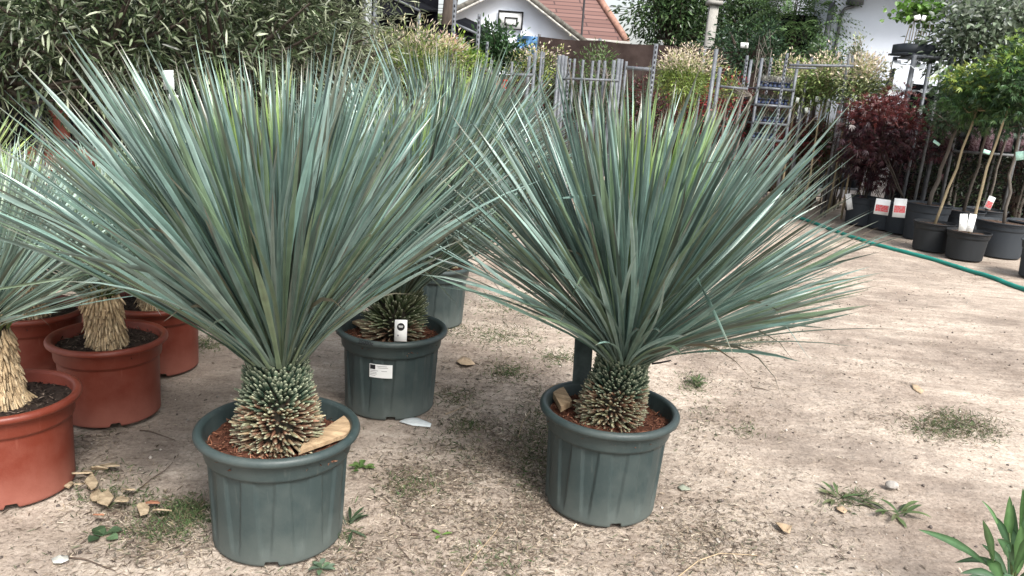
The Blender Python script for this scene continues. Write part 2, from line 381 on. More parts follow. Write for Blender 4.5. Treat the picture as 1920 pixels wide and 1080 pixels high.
def soil_mesh(parent, c, R, z, m, cols, rr, nchip=700, amp=.02, name='soil'):
    c = np.asarray(c, float); nr, seg = 14, 48
    r = np.linspace(0, 1, nr)[:, None]*R; th = np.linspace(0, 2*np.pi, seg, endpoint=False)[None]
    x = c[0]+r*np.cos(th); y = c[1]+r*np.sin(th); o1, o2 = rr.rand(2)*50
    hz = lambda x, y: vnoise(x*9+o1, y*9+o2)*amp+vnoise(x*40+o1, y*40+o2)*amp*.5
    Z = c[2]+z+hz(x, y)
    V = np.stack([x, y, Z], -1).reshape(-1, 3)
    i = np.arange(nr-1)[:, None]*seg; j = np.arange(seg)[None]; k = (j+1) % seg
    Q = np.stack([i+j, i+seg+j, i+seg+k, i+k], -1).reshape(-1, 4)
    b = MB(); base = np.array(cols[0])
    b.add(V, Q, c=base*(.6+.8*rr.rand(len(V), 1)))
    rr2 = np.sqrt(rr.rand(nchip))*R*.98; a = rr.rand(nchip)*6.283; px = c[0]+rr2*np.cos(a); py = c[1]+rr2*np.sin(a)
    Pp = np.stack([px, py, c[2]+z+hz(px, py)+.004], -1); D = rr.randn(nchip, 3); D[:, 2] *= .35
    VV, QQ, CC = leafquads(Pp, D, rr.randn(nchip, 3)*.5+[0, 0, 1], .010+.028*rr.rand(nchip)**2, .0025+.005*rr.rand(nchip), pal(nchip, cols, .35, rr), fold=.3)
    b.add(VV, QQ, c=CC)
    return b.build(name, M['litter'], parent)
# ------------------------------------------------------------------ yuccas
def stubs(parent, c, z0, z1, prof, n, L, w, elev, colf, rr, name='trunk', tipc=(.24, .26, .18), lean=(0, 0)):
    """cut leaf bases round a trunk core. prof(t) core radius, elev(t) elevation (rad), L(t) length"""
    b = MB(); t = (np.arange(n)+.5)/n; a = np.arange(n)*2.39996+rr.randn(n)*.08; t = (t+rr.randn(n)*.012).clip(0, 1)
    r = prof(t); el = elev(t)+rr.randn(n)*.13; LL = L(t)*(1+.16*rr.randn(n)); az = a+rr.randn(n)*.12
    cx = c[0]+lean[0]*t; cy = c[1]+lean[1]*t
    P = np.stack([cx+r*np.cos(a), cy+r*np.sin(a), c[2]+z0+(z1-z0)*t], -1)
    D = np.stack([np.cos(az)*np.cos(el), np.sin(az)*np.cos(el), np.sin(el)], -1)
    S = nrm(np.cross(D, [0, 0, 1.])); Nn = np.cross(S, D); ww = (w*(1+.12*rr.randn(n))*(.95+.35*t))[:, None]; LL = LL[:, None]
    th = ww*.28
    rings = []
    for f, ws, ts in ((-.3, 1.1, 1.3), (.45, 1.05, 1.2), (.9, .72, .8), (1.0, .30, .35)):
        q = P+D*LL*f
        rings.append(np.stack([q-S*ww*ws*.5-Nn*th*ts*.2, q-Nn*th*ts, q+S*ww*ws*.5-Nn*th*ts*.2, q+Nn*th*ts], 1))
    V = np.stack(rings, 1)       # n,4,4,3
    V = V.reshape(-1, 3); Q = []
    o = np.arange(n)[:, None]*16
    for k in range(3):
        for j in range(4):
            Q.append(o+np.array([[k*4+j, k*4+(j+1) % 4, k*4+4+(j+1) % 4, k*4+4+j]]))
    Q.append(o+np.array([[12, 13, 14, 15]]))
    C = colf(t, rr); tc = np.array(tipc)*(1+.3*rr.randn(n, 1)).clip(.4, 1.6)
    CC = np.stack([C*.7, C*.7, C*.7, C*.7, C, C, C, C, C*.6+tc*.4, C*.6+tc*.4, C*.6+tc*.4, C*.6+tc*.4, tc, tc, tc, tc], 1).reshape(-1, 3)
    b.add(V, np.concatenate(Q), c=CC)
    tt = np.linspace(0, 1, 10); pts = np.stack([c[0]+lean[0]*tt, c[1]+lean[1]*tt, c[2]+z0-.03+(z1-z0+.05)*tt], -1)
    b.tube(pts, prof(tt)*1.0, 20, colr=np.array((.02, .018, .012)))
    return b.build(name, M['stub'], parent)
def rosette(parent, c, z, r0, n, L, W, maxpol, rr, droop=.16, lean=(0, 0), hshrink=.07, name='leaves', cols=None, nseg=9, yellow=True, stray=12, minpol=2., lowcol=1., shrink=.10):
    i = (np.arange(n)+.5)/n
    az = np.arange(n)*2.39996+rr.randn(n)*.25
    pol = np.radians(minpol+(maxpol-minpol)*i**.80+rr.randn(n)*2.2)
    Ln = L*(.80+.24*np.clip(i*3.2, 0, 1)-shrink*i)*(1+.085*rr.randn(n)).clip(.72, 1.13)
    zo = z-hshrink*i**1.3; ro = r0*(.25+.75*i)
    rad = np.stack([np.cos(az), np.sin(az), 0*az], -1); Z = np.array([0, 0, 1.])
    P0 = np.stack([c[0]+ro*np.cos(az), c[1]+ro*np.sin(az), c[2]+zo], -1)
    dr = droop*i**1.5*(1+.6*rr.randn(n))+rr.randn(n)*.05; swirl = np.cross(Z, rad)*(rr.randn(n)*.085)[:, None]
    kink = (rr.rand(n) < .02)*rr.uniform(.4, 1.5, n); ks = rr.uniform(.45, .8, n)
    s = np.linspace(0, 1, nseg); D = []; P = [P0]
    for k in range(1, nseg):
        p = pol*(.80+.20*min(1, s[k]*3))+dr*s[k]**2+kink*np.clip((s[k]-ks)*8, 0, 1)
        d = rad*np.sin(p)[:, None]+Z*np.cos(p)[:, None]+swirl*s[k]*1.6+np.array([lean[0], lean[1], 0])
        d = nrm(d); D.append(d); P.append(P[-1]+d*(Ln/(nseg-1))[:, None])
    P = np.stack(P, 1); D = np.stack([D[0]]+D, 1)
    prof = np.interp(s, [0, .08, .35, .62, .82, .94, 1.], [.95, .62, .85, 1., .72, .34, .02])
    tw = rr.randn(n)*.85
    Rr = np.repeat(-rad[:, None], nseg, 1)
    Nn = Rr-D*(Rr*D).sum(-1, keepdims=True)+1e-4*Z; Nn = nrm(Nn); S = np.cross(D, Nn)
    ca = np.cos(tw)[:, None, None]; sa = np.sin(tw)[:, None, None]*(.3+.7*s)[None, :, None]
    S2 = nrm(S*ca+Nn*sa); N2 = np.cross(S2, D)
    hw = (W*(1+.14*rr.randn(n))*.5)[:, None, None]*prof[None, :, None]
    keel = hw*.55
    V = np.stack([P-S2*hw+N2*keel*.0, P-N2*keel*1., P+S2*hw+N2*keel*.0], 2)     # n,nseg,3,3
    idx = np.arange(n*nseg*3).reshape(n, nseg, 3); Q = []
    for j in range(2):
        Q.append(np.stack([idx[:, :-1, j], idx[:, :-1, j+1], idx[:, 1:, j+1], idx[:, 1:, j]], -1).reshape(-1, 4))
    cols = cols or [(.125, .205, .180), (.155, .24, .212), (.205, .29, .26), (.085, .14, .115), (.13, .19, .12)]
    C = pal(n, cols, .27, rr)
    g = rr.rand(n) < .08; C[g] = pal(g.sum(), [(.085, .10, .075), (.065, .085, .06)], .15, rr)
    if yellow:
        y = np.clip(1.5-i/.10, 0, 1)[:, None]*(.25+.5*rr.rand(n, 1)); C = C*(1-y)+np.array([.32, .47, .10])*y
    C = np.repeat(C[:, None], nseg, 1)
    # tips dry to straw on some leaves, bases paler
    tipc = np.array([.17, .14, .10]); dryt = (rr.rand(n) < .5)[:, None, None]*np.clip((s-.93)/.07, 0, 1)[None, :, None]; C = C*(1-dryt)+tipc*dryt
    bc = np.array([.13, .15, .10]); bs = np.clip(1-s/.10, 0, 1)[None, :, None]*.45; C = C*(1-bs)+bc*bs
    CC = np.repeat(C[:, :, None], 3, 2); CC[:, :, 1] *= .90; CC[:, :, 0] = CC[:, :, 0]*1.12+.004; CC[:, :, 2] = CC[:, :, 2]*1.12+.004
    b = MB(); b.add(V.reshape(-1, 3), np.concatenate(Q), c=CC.reshape(-1, 3))
    # bent, curled and dried stray leaves
    for q in range(stray):
        a_ = rr.rand()*6.283; p_ = math.radians(rr.uniform(10, maxpol)); l_ = L*rr.uniform(.35, .75); pos = np.array([c[0]+r0*.8*math.cos(a_), c[1]+r0*.8*math.sin(a_), c[2]+z-hshrink*.6]); pts = [pos]; bend = rr.uniform(.5, 1.7); az2 = a_
        for k in range(8):
            p2 = p_+bend*(k/7)**2.5; az2 += rr.randn()*.05; pts.append(pts[-1]+np.array([math.cos(az2)*math.sin(p2), math.sin(az2)*math.sin(p2), math.cos(p2)])*l_/8)
        pts = np.array(pts); wv = W*.42*np.interp(np.linspace(0, 1, 9), [0, .6, 1], [.8, 1, .05])[:, None]
        sd = nrm(np.cross(np.gradient(pts, axis=0), [math.cos(a_+1), math.sin(a_+1), .3])); tc_ = rr.rand()
        cc = np.array([.16, .13, .09])*(1-tc_)+np.array([.10, .13, .10])*tc_
        VV = np.stack([pts-sd*wv, pts+sd*wv], 1).reshape(-1, 3); qq = [[2*k, 2*k+1, 2*k+3, 2*k+2] for k in range(8)]
        b.add(VV, qq, c=cc)
    return b.build(name, M['yucca'], parent, smooth=False)
GREENC = lambda t, rr: np.where((t < .40+.16*rr.rand(len(t)))[:, None], pal(len(t), [(.16, .085, .055), (.24, .17, .10), (.12, .075, .05), (.20, .19, .11), (.22, .11, .07)], .2, rr), pal(len(t), [(.026, .050, .034), (.036, .064, .042), (.045, .07, .042)], .2, rr))
GREENC2 = lambda t, rr: np.where((t < .22+.16*rr.rand(len(t)))[:, None], pal(len(t), [(.20, .14, .09), (.22, .19, .11), (.15, .09, .06)], .2, rr), pal(len(t), [(.05, .075, .035), (.07, .095, .045), (.085, .10, .05)], .2, rr))
TANC = lambda t, rr: np.where((t > .86)[:, None], pal(len(t), [(.08, .12, .04), (.14, .16, .06)], .2, rr), pal(len(t), [(.44, .33, .20), (.54, .43, .28), (.34, .25, .15)], .15, rr))
COIR = [(.105, .042, .026), (.17, .075, .045), (.06, .025, .018), (.24, .12, .075)]
DARK = [(.030, .021, .017), (.05, .035, .028), (.018, .013, .012), (.13, .10, .08)]
def green_yucca(x, y, label, seed, tz, r0, n, L, W, maxpol, core, ns, L_st, lean=(0, 0), tl=(0, 0), colf=GREENC, pf=None, droop=.16, stray=26, elev=None, shrink=.10):
    rr = np.random.RandomState(seed); root = empty('potted_yucca', (x, y, 0), label, 'potted plant', 'blue yuccas in green pots')
    c = (x, y, 0.); hp = .412
    pot_mesh(root, c, .275, hp, .80, M['greenpot'], 'green', .33)
    soil_mesh(root, c, .245, .352, None, COIR, rr, 1500)
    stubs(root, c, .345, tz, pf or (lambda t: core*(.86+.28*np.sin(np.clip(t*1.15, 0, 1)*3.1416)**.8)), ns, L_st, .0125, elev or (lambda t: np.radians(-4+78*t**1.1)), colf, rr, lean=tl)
    rosette(root, (x+tl[0], y+tl[1], 0), tz+.04, r0, n, L, W, maxpol, rr, droop=droop, lean=lean, stray=stray, shrink=shrink)
    return root
Y1 = green_yucca(-.765, 2.39, 'largest blue-green spiky yucca at front left in a dark green ribbed pot', 11, at(515, 655, 2.39)[2], .100, 780, .97, .0155, 50, .088, 1350, lambda t: .054-.028*t, lean=(-.12, 0), shrink=.14, pf=lambda t: .087+.013*np.exp(-((t-.22)/.25)**2), tl=(-.005, 0))
Y2 = green_yucca(.42, 2.785, 'spiky blue yucca standing alone on the right in a dark green pot, broadest low leaves', 12, at(1165, 655, 2.785)[2], .098, 820, 1.07, .0142, 62, .088, 1350, lambda t: .046-.022*t, lean=(.05, 0), shrink=.30, pf=lambda t: .084+.012*np.exp(-((t-.25)/.25)**2), tl=(.04, 0), droop=.20,
                 colf=GREENC)
Y3 = green_yucca(-.578, 3.575, 'blue yucca behind the largest one, its green pot carrying a white sticker and a price', 13, .62, .08, 740, 1.0, .0145, 55, .085, 560, lambda t: .075-.02*t, lean=(-.02, .0), tl=(.03, 0), colf=GREENC2)
p4 = gp(812, 492, .41)
Y4 = green_yucca(p4[0], p4[1], 'farthest blue yucca in a green pot, half hidden behind the stickered pot', 14, .74, .085, 740, 1.08, .015, 60, .09, 460, lambda t: .075-.02*t, lean=(.06, 0), tl=(.06, 0), colf=GREENC2)
def red_yucca(x, y, label, seed, L=.58, n=420, tz=.62, R=.25, h=.37, lean=(0, 0), tl=(0, 0), ns=760, hid=False, maxpol=72, cols=None, W=.0105):
    rr = np.random.RandomState(seed); root = empty('potted_yucca', (x, y, 0), label, 'potted plant', 'pale-trunked yuccas in terracotta pots')
    pot_mesh(root, (x, y, 0), R, h, .82, M['redpot'], 'red', h-.06)
    soil_mesh(root, (x, y, 0), R-.03, h-.045, None, DARK, rr, 700)
    prof = lambda t: .058+.030*np.exp(-t*7)+.012*t
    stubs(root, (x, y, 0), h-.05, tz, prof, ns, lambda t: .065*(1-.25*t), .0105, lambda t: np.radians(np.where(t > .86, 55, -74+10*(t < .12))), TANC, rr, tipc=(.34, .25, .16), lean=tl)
    rosette(root, (x+tl[0], y+tl[1], 0), tz+.05, .06, n, L, W, maxpol, rr, droop=.12, lean=lean, hshrink=.09, stray=4, cols=cols or [(.24, .34, .30), (.28, .38, .33), (.25, .33, .25)], nseg=7)
    return root
r3 = gp(290, 560, .37); r1 = gp(8, 735, .37)
red_yucca(r1[0], r1[1], 'yucca in the nearest terracotta pot, cut off by the left edge', 21, L=.62, tz=.66, tl=(-.05, 0))
red_yucca(-1.82, 3.25, 'yucca with a straw-coloured shaggy trunk in the middle terracotta pot', 22, L=.55, tz=.60, tl=(-.02, 0))
red_yucca(r3[0], r3[1], 'yucca in the terracotta pot just left of the largest yucca leaves', 23, L=.55, tz=.60)
r4 = gp(55, 575, .37)
red_yucca(r4[0], r4[1], 'yucca in the terracotta pot behind the nearest one at the left edge', 24, L=.55, tz=.60)
r5 = gp(175, 515, .37); red_yucca(r5[0], r5[1]+.25, 'yucca in a terracotta pot behind the shaggy-trunked one', 25, L=.5, n=300, ns=200)
r6 = gp(330, 455, .37); red_yucca(r6[0], r6[1], 'yucca in a terracotta pot seen between the leaves of the largest yucca', 26, L=.55, n=300, ns=200)
r7 = gp(445, 352, .37); red_yucca(r7[0], r7[1]-.6, 'small yucca in a terracotta pot far behind the largest yucca', 27, L=.5, n=260, ns=160)
r8 = gp(545, 390, .37); red_yucca(r8[0], r8[1], 'small far yucca in a terracotta pot right of the other far one', 28, L=.5, n=260, ns=160)
r9 = gp(-60, 450, .37); red_yucca(r9[0], r9[1], 'yellow-hearted yucca at the left edge behind the terracotta row', 29, L=.6, n=300, ns=160, cols=[(.26, .36, .17), (.32, .42, .15)])
# ------------------------------------------------------------------ things in and on the front pots
def slab(name, label, cat, pts, th, m, z, group=None, tilt=None, jag=0, rr=None):
    """an outline (world xy list) extruded th upward, z may be per-point"""
    n = len(pts); z = np.broadcast_to(z, n); lo = np.array([[p[0], p[1], zz] for p, zz in zip(pts, z)]); hi = lo+[0, 0, th]
    V = np.vstack([lo, hi]); b = bmesh.new(); vs = [b.verts.new(v) for v in V]
    b.faces.new(vs[:n][::-1]); b.faces.new(vs[n:])
    for i in range(n): b.faces.new([vs[i], vs[(i+1) % n], vs[n+(i+1) % n], vs[n+i]])
    bmesh.ops.recalc_face_normals(b, faces=b.faces)
    me = bpy.data.meshes.new(name); L = V.mean(0)
    for v in b.verts: v.co -= Vector(L)
    b.to_mesh(me); b.free(); me.materials.append(m); o = bpy.data.objects.new(name, me); col.objects.link(o); o.location = L
    return tag(o, label, cat, group)
def pix(L, z): return [gp(x, y, z)[:2] for x, y in L]
slab('wood_plank', 'split pale wood plank lying on the soil of the front left green pot', 'wood plank', pix([(570, 838), (655, 787), (671, 803), (650, 824), (560, 856)], .36), .014, M['wood'], [.366, .378, .378, .367, .366])
slab('wood_plank', 'thin pale wood strip on the soil of the stickered green pot', 'wood plank', pix([(646, 604), (662, 603), (720, 621), (742, 631), (735, 636), (700, 630)], .36), .012, M['wood'], .372)
slab('wood_block', 'small pale block of wood on the soil of the lone right pot', 'wood block', pix([(1030, 734), (1051, 727), (1073, 752), (1052, 763)], .385), .024, M['wood'], [.384, .384, .362, .362])
slab('wood_strip', 'thin edge of pale wood at the front of the front left pot', 'wood strip', pix([(460, 846), (545, 850), (548, 857), (470, 853)], .35), .008, M['wood'], .366)
# upright green plastic plate behind the lone yucca
a = at(1077, 690, 2.99); b_ = at(1112, 690, 2.99); c_ = at(1112, 640, 2.99); d_ = at(1078, 634, 2.99)
m_ = MB(); nn = 8
for k, (p, q) in enumerate([(a, b_), (d_, c_)]):
    pass
tt = np.linspace(0, 1, nn)[:, None]; bot = a*(1-tt)+b_*tt; top = d_*(1-tt)+c_*tt; bow = np.sin(tt*np.pi)*np.array([[0, .02, 0]]); bot[:, 2] = .345
V = np.vstack([bot+bow, top+bow, bot+bow+[0, .004, 0], top+bow+[0, .004, 0]])
Q = [[i, i+1, nn+i+1, nn+i] for i in range(nn-1)]+[[2*nn+i+1, 2*nn+i, 3*nn+i, 3*nn+i+1] for i in range(nn-1)]+[[nn+i, nn+i+1, 3*nn+i+1, 3*nn+i] for i in range(nn-1)]+[[0, nn, 3*nn, 2*nn], [nn-1, 3*nn-1, 4*nn-1, 2*nn-1]]
M['plate'] = mat('lightened_green_plastic', (.065, .085, .08), .6, .3, 20)  # lighter copy of the pot green, colour raised to offset the shade there
m_.add(V, Q); tag(m_.build('plastic_plate', M['plate']), 'upright dark green plastic plate behind the trunk of the lone right yucca', 'plastic plate')
m_ = MB(); m_.tube([at(1222, 682, 2.95), at(1238, 680, 2.95), at(1258, 676, 2.95)], [.004, .004, .003], 6)
tag(m_.build('plant_stick', M['blackp']), 'short black stick poking from the lone right yucca trunk', 'stick')
# text helper
def text_mesh(name, s, size, m, parent, fn, extr=0):
    cu = bpy.data.curves.new('t', 'FONT'); cu.body = s; cu.size = size; cu.resolution_u = 3; cu.offset = size*.012
    o = bpy.data.objects.new('t', cu); col.objects.link(o); dg = bpy.context.evaluated_depsgraph_get(); dg.update()
    me = bpy.data.meshes.new_from_object(o.evaluated_get(dg)); bpy.data.objects.remove(o)
    bm = bmesh.new(); bm.from_mesh(me); bmesh.ops.subdivide_edges(bm, edges=[e for e in bm.edges if e.calc_length() > size*.15], cuts=2); bmesh.ops.triangulate(bm, faces=bm.faces); bm.to_mesh(me); bm.free()
    V = np.array([fn(v.co.x, v.co.y) for v in me.vertices]); T = np.array([list(p.vertices) for p in me.polygons])
    return mesh(name, V, [T], m, parent)
# sticker on pot 3, wrapped to the pot wall
def on_pot(pos, R, h, ratio, ang0, z0, off):
    def fn(x, y):
        z = z0+y; Rb = R*ratio; r = Rb+(R-.038-Rb)*(z/h)+off; a = ang0+x/r
        return (pos[0]+r*math.cos(a), pos[1]+r*math.sin(a), z)
    return fn
def ang_of(pos, px, py, z):
    p = gp(px, py, z); d = ray(px, py); r = .245; best = None
    for t in np.linspace(.5, 8, 4000):
        q = CAM+d*t
        if math.hypot(q[0]-pos[0], q[1]-pos[1]) < .212+.03*q[2]/.4 and q[2] < .42: return math.atan2(q[1]-pos[1], q[0]-pos[0]), q[2]
    return -1.6, .2
def patch(name, fn, x0, x1, y0, y1, m, parent, nx=10):
    xs = np.linspace(x0, x1, nx); V = [fn(x, y) for y in (y0, y1) for x in xs]; Q = [[i, i+1, nx+i+1, nx+i] for i in range(nx-1)]
    return mesh(name, V, [Q], m, parent)
p3 = (-.578, 3.575); A3, Z3 = ang_of(p3, 714, 696, 0)
for_st = lambda off: on_pot(p3, .275, .412, .80, A3, Z3, off)
stk = patch('sticker', for_st(.0035), -.055, .055, -.034, .034, M['white'], Y3); stk['label'] = 'white printed sticker on the pot wall'
patch('printed_square', for_st(.0045), -.052, -.026, .008, .031, M['blackp'], Y3)
for k, (xa, xb, yy) in enumerate([(-.02, .03, .024), (-.015, .035, .016), (-.052, -.012, 0), (-.052, -.02, -.008), (-.052, -.018, -.016), (-.052, -.025, -.024), (.004, .03, 0)]):
    patch('printed_line', for_st(.0045), xa, xb, yy, yy+.0022, M['printgrey'], Y3, 6)
A3b, _ = ang_of(p3, 680, 632, 0)
def rimfn(x, y):
    el = -.1+y/.016; rc = .275-.016; r = rc+.0172*math.cos(el); a = A3b+x/.27
    return (p3[0]+r*math.cos(a)*1.004, p3[1]+r*math.sin(a)*1.004, .412-.016+.0172*math.sin(el))
text_mesh('handwritten_price', '25000c', .026, M['blackp'], Y3, rimfn)
# white plant tag in pot 3
tagroot = empty('plant_tag', at(748, 632, 3.34), 'white plant tag with a round black emblem in the stickered pot', 'plant tag')
tx = np.array([1, 0, .06]); tz_ = np.array([-.04, .25, .97]); tn = np.cross(tx, tz_); tb = at(751, 634, 3.33); tb[2] = max(tb[2], .36)
m_ = MB(); m_.box(tb+tz_*.035, (.029, .05, .0012), [tx, tz_, tn]); m_.build('card', M['white'], tagroot)
cn = tb+tz_*.052+tn*(.0022 if tn[1] < 0 else -.0022); a_ = np.linspace(0, 2*np.pi, 24, endpoint=False)
mesh('emblem', np.vstack([cn[None]+np.outer(np.cos(a_), tx)*.018+np.outer(np.sin(a_), tz_)*.018, cn[None]]), [[[24, i, (i+1) % 24] for i in range(24)]], M['blackp'], tagroot)
sg_ = 1 if tn[1] < 0 else -1
for yy, hw in ((.004, .011), (-.001, .009)):
    mesh('emblem_lettering', [cn+tn*.001*sg_+tx*sx*hw+tz_*(yy+sy*.0013) for sx, sy in ((-1, -1), (1, -1), (1, 1), (-1, 1))], [[[0, 1, 2, 3]]], M['white'], tagroot)
cn2 = tb+tz_*.012+tn*.0022*sg_-tx*.012
mesh('small_mark', [cn2+tx*sx*.004+tz_*sy*.004 for sx, sy in ((-1, -1), (1, -1), (1, 1), (-1, 1))], [[[0, 1, 2, 3]]], M['printgrey'], tagroot)
# ------------------------------------------------------------------ foreground litter, chips, weeds
def pixcloud(L):
    out = []
    for (x, y, sx, sy, n) in L:
        q = rs.randn(n, 2)*[sx, sy]+[x, y]
        for a_, b_ in q:
            if b_ > 300 and b_ < 1250:
                p = gp(a_, b_)
                if not any(math.hypot(p[0]-u, p[1]-v) < rr_ for u, v, rr_ in POTS): out.append(p[:2])
    return np.array(out)
POTS = [(-.765, 2.39, .215), (.42, 2.785, .215), (-.578, 3.575, .215), (p4[0], p4[1], .215), (r1[0], r1[1], .2), (-1.82, 3.25, .2), (r3[0], r3[1], .2), (r4[0], r4[1], .2)]
lit = pixcloud([(870, 860, 90, 40, 900), (1000, 850, 40, 60, 700), (760, 930, 60, 40, 500), (960, 960, 80, 35, 700), (880, 720, 70, 30, 500), (1330, 1020, 90, 40, 500), (900, 830, 70, 50, 1500), (1000, 780, 50, 60, 700), (790, 905, 70, 35, 800), (1020, 920, 70, 45, 1100), (950, 1040, 110, 45, 1100), (920, 700, 60, 25, 500), (700, 960, 60, 60, 500),
    (180, 815, 30, 30, 260), (230, 960, 70, 40, 700), (330, 1010, 60, 35, 600), (100, 1040, 100, 30, 200), (640, 1050, 60, 30, 350), (1330, 760, 60, 50, 600), (1300, 1000, 90, 50, 800), (1330, 900, 90, 60, 450), (1450, 1050, 100, 40, 350),
    (1340, 640, 70, 20, 500), (1430, 720, 90, 40, 450), (1700, 780, 110, 30, 550), (1790, 800, 50, 15, 500), (1600, 960, 60, 30, 250), (1640, 690, 110, 20, 250), (950, 570, 60, 25, 350), (900, 620, 60, 15, 250), (600, 1060, 90, 20, 250), (390, 640, 30, 15, 100), (1400, 560, 200, 60, 700), (1700, 620, 150, 60, 500),
    (1100, 640, 200, 100, 400), (1400, 860, 300, 150, 500), (400, 800, 300, 150, 500), (1650, 470, 120, 16, 500), (1800, 520, 100, 12, 400)])
# plus a sparse even scatter
sca = np.stack([rs.uniform(-3.5, 5.5, 2600), 1.7+8*rs.rand(2600)**1.4], -1); sca = np.array([p for p in sca if not any(math.hypot(p[0]-u, p[1]-v) < r for u, v, r in POTS)])
sca = sca[vnoise(sca[:, 0]*1.7+4, sca[:, 1]*1.7) > -.05]
lit = lit[(vnoise(lit[:, 0]*4+4, lit[:, 1]*4+9) > -.2) | (rs.rand(len(lit)) < .3)]
lit = np.vstack([lit, sca]); n = len(lit); wt = np.ones(n); wt[-len(sca):] = .62
P = np.stack([lit[:, 0], lit[:, 1], gh(lit[:, 0], lit[:, 1])+.0025+.004*rs.rand(n)], -1); a_ = rs.rand(n)*6.283; D = np.stack([np.cos(a_), np.sin(a_), rs.randn(n)*.12], -1)
C = pal(n, [(.14, .11, .085), (.20, .16, .12), (.085, .064, .050), (.27, .22, .175), (.16, .145, .12), (.11, .11, .075), (.40, .35, .28), (.10, .078, .062), (.13, .10, .08), (.18, .14, .11)], .3)
Ls = (.011+.026*rs.rand(n)**1.4)*wt; V, Q, CC = leafquads(P, D, rs.randn(n, 3)*.35+[0, 0, 1], Ls, Ls*(.10+.16*rs.rand(n)), C, fold=.25)
o = mesh('leaf_litter', V, [Q], M['litter'], colr=CC); o['kind'] = 'stuff'
fb = lit[rs.rand(len(lit)) < .75]+rs.randn(1)*.0; fb = np.repeat(fb, 2, 0)[:26000]; fb = fb+rs.randn(*fb.shape)*.03; n = len(fb)
fb = np.array([q for q in fb if not any(math.hypot(q[0]-u, q[1]-v) < r for u, v, r in POTS)]); n = len(fb)
P = np.stack([fb[:, 0], fb[:, 1], gh(fb[:, 0], fb[:, 1])+.002+.004*rs.rand(n)], -1); a_ = rs.rand(n)*6.283; D = np.stack([np.cos(a_), np.sin(a_), rs.randn(n)*.10], -1)
Ls = .012+.035*rs.rand(n)**2
V, Q, CC = leafquads(P, D, rs.randn(n, 3)*.3+[0, 0, 1], Ls, .0011+.0014*rs.rand(n), pal(n, [(.34, .28, .20), (.22, .17, .125), (.10, .078, .06), (.16, .125, .095), (.45, .39, .30)], .25), fold=.25, droop=.04)
o = mesh('dry_straw', V, [Q], M['litter'], colr=CC); o['kind'] = 'stuff'
# pebbles and crumbs of dirt
nb = 9000; px = rs.uniform(-3.2, 4.5, nb); py = 1.7+6*rs.rand(nb)**1.5; sz = .0018+.009*rs.rand(nb)**6
oc = np.array([[1, 0, 0], [0, 1, 0], [-1, 0, 0], [0, -1, 0], [0, 0, .8], [0, 0, -.8]]); fc = np.array([[0, 1, 4], [1, 2, 4], [2, 3, 4], [3, 0, 4], [1, 0, 5], [2, 1, 5], [3, 2, 5], [0, 3, 5]])
keep = [i for i in range(nb) if not any(math.hypot(px[i]-u, py[i]-v) < r for u, v, r in POTS)]; px, py, sz = px[keep], py[keep], sz[keep]; nb = len(px)
V = np.stack([px, py, gh(px, py)+sz*.4], -1)[:, None]+oc[None]*sz[:, None, None]*(.7+.6*rs.rand(nb, 6, 1))
T = (np.arange(nb)[:, None, None]*6+fc[None]).reshape(-1, 3)
o = mesh('gravel', V.reshape(-1, 3), [T], M['litter'], colr=np.repeat(pal(nb, [(.30, .26, .22), (.22, .18, .15), (.42, .38, .34), (.12, .10, .09)], .2), 6, 0)); o['kind'] = 'stuff'
gr = pixcloud([(860, 830, 40, 25, 350), (990, 830, 25, 40, 350), (1010, 900, 30, 20, 200), (910, 1040, 60, 20, 250), (640, 1000, 15, 15, 150), (1000, 580, 60, 14, 250), (960, 640, 40, 10, 250), (1320, 780, 40, 25, 150), (200, 880, 40, 10, 120), (345, 955, 26, 14, 1360), (300, 985, 40, 18, 850), (385, 640, 18, 8, 425), (945, 568, 35, 14, 442), (925, 625, 45, 9, 680), (950, 700, 22, 10, 595), (1050, 672, 25, 8, 510), (1010, 800, 16, 35, 442), (1000, 850, 20, 20, 272), (1300, 720, 16, 10, 340),
    (1340, 645, 35, 7, 510), (1420, 640, 25, 6, 272), (1780, 795, 42, 13, 1530), (1850, 810, 20, 10, 255), (770, 905, 30, 14, 425), (1590, 930, 25, 10, 272), (860, 745, 25, 10, 272), (220, 925, 40, 12, 425), (1400, 800, 15, 8, 102), (480, 790, 400, 200, 340), (1200, 560, 200, 40, 340), (830, 610, 30, 8, 340), (880, 795, 20, 8, 272), (1500, 390, 60, 8, 425)])
n = len(gr); P = np.stack([gr[:, 0], gr[:, 1], gh(gr[:, 0], gr[:, 1])-.002], -1); D = nrm(rs.randn(n, 3)*[.8, .8, .3]+[0, 0, .75])
dry = rs.rand(n) < .3; C = pal(n, [(.055, .10, .035), (.08, .125, .05), (.11, .14, .065), (.06, .085, .045)], .2); C[dry] = pal(dry.sum(), [(.20, .17, .11), (.11, .10, .06)], .2)
V, Q, CC = leafquads(P, D, rs.randn(n, 3), .018+.030*rs.rand(n), .0022+.0025*rs.rand(n), C, droop=.25)
o = mesh('grass', V, [Q], M['litter'], colr=CC); o['kind'] = 'stuff'
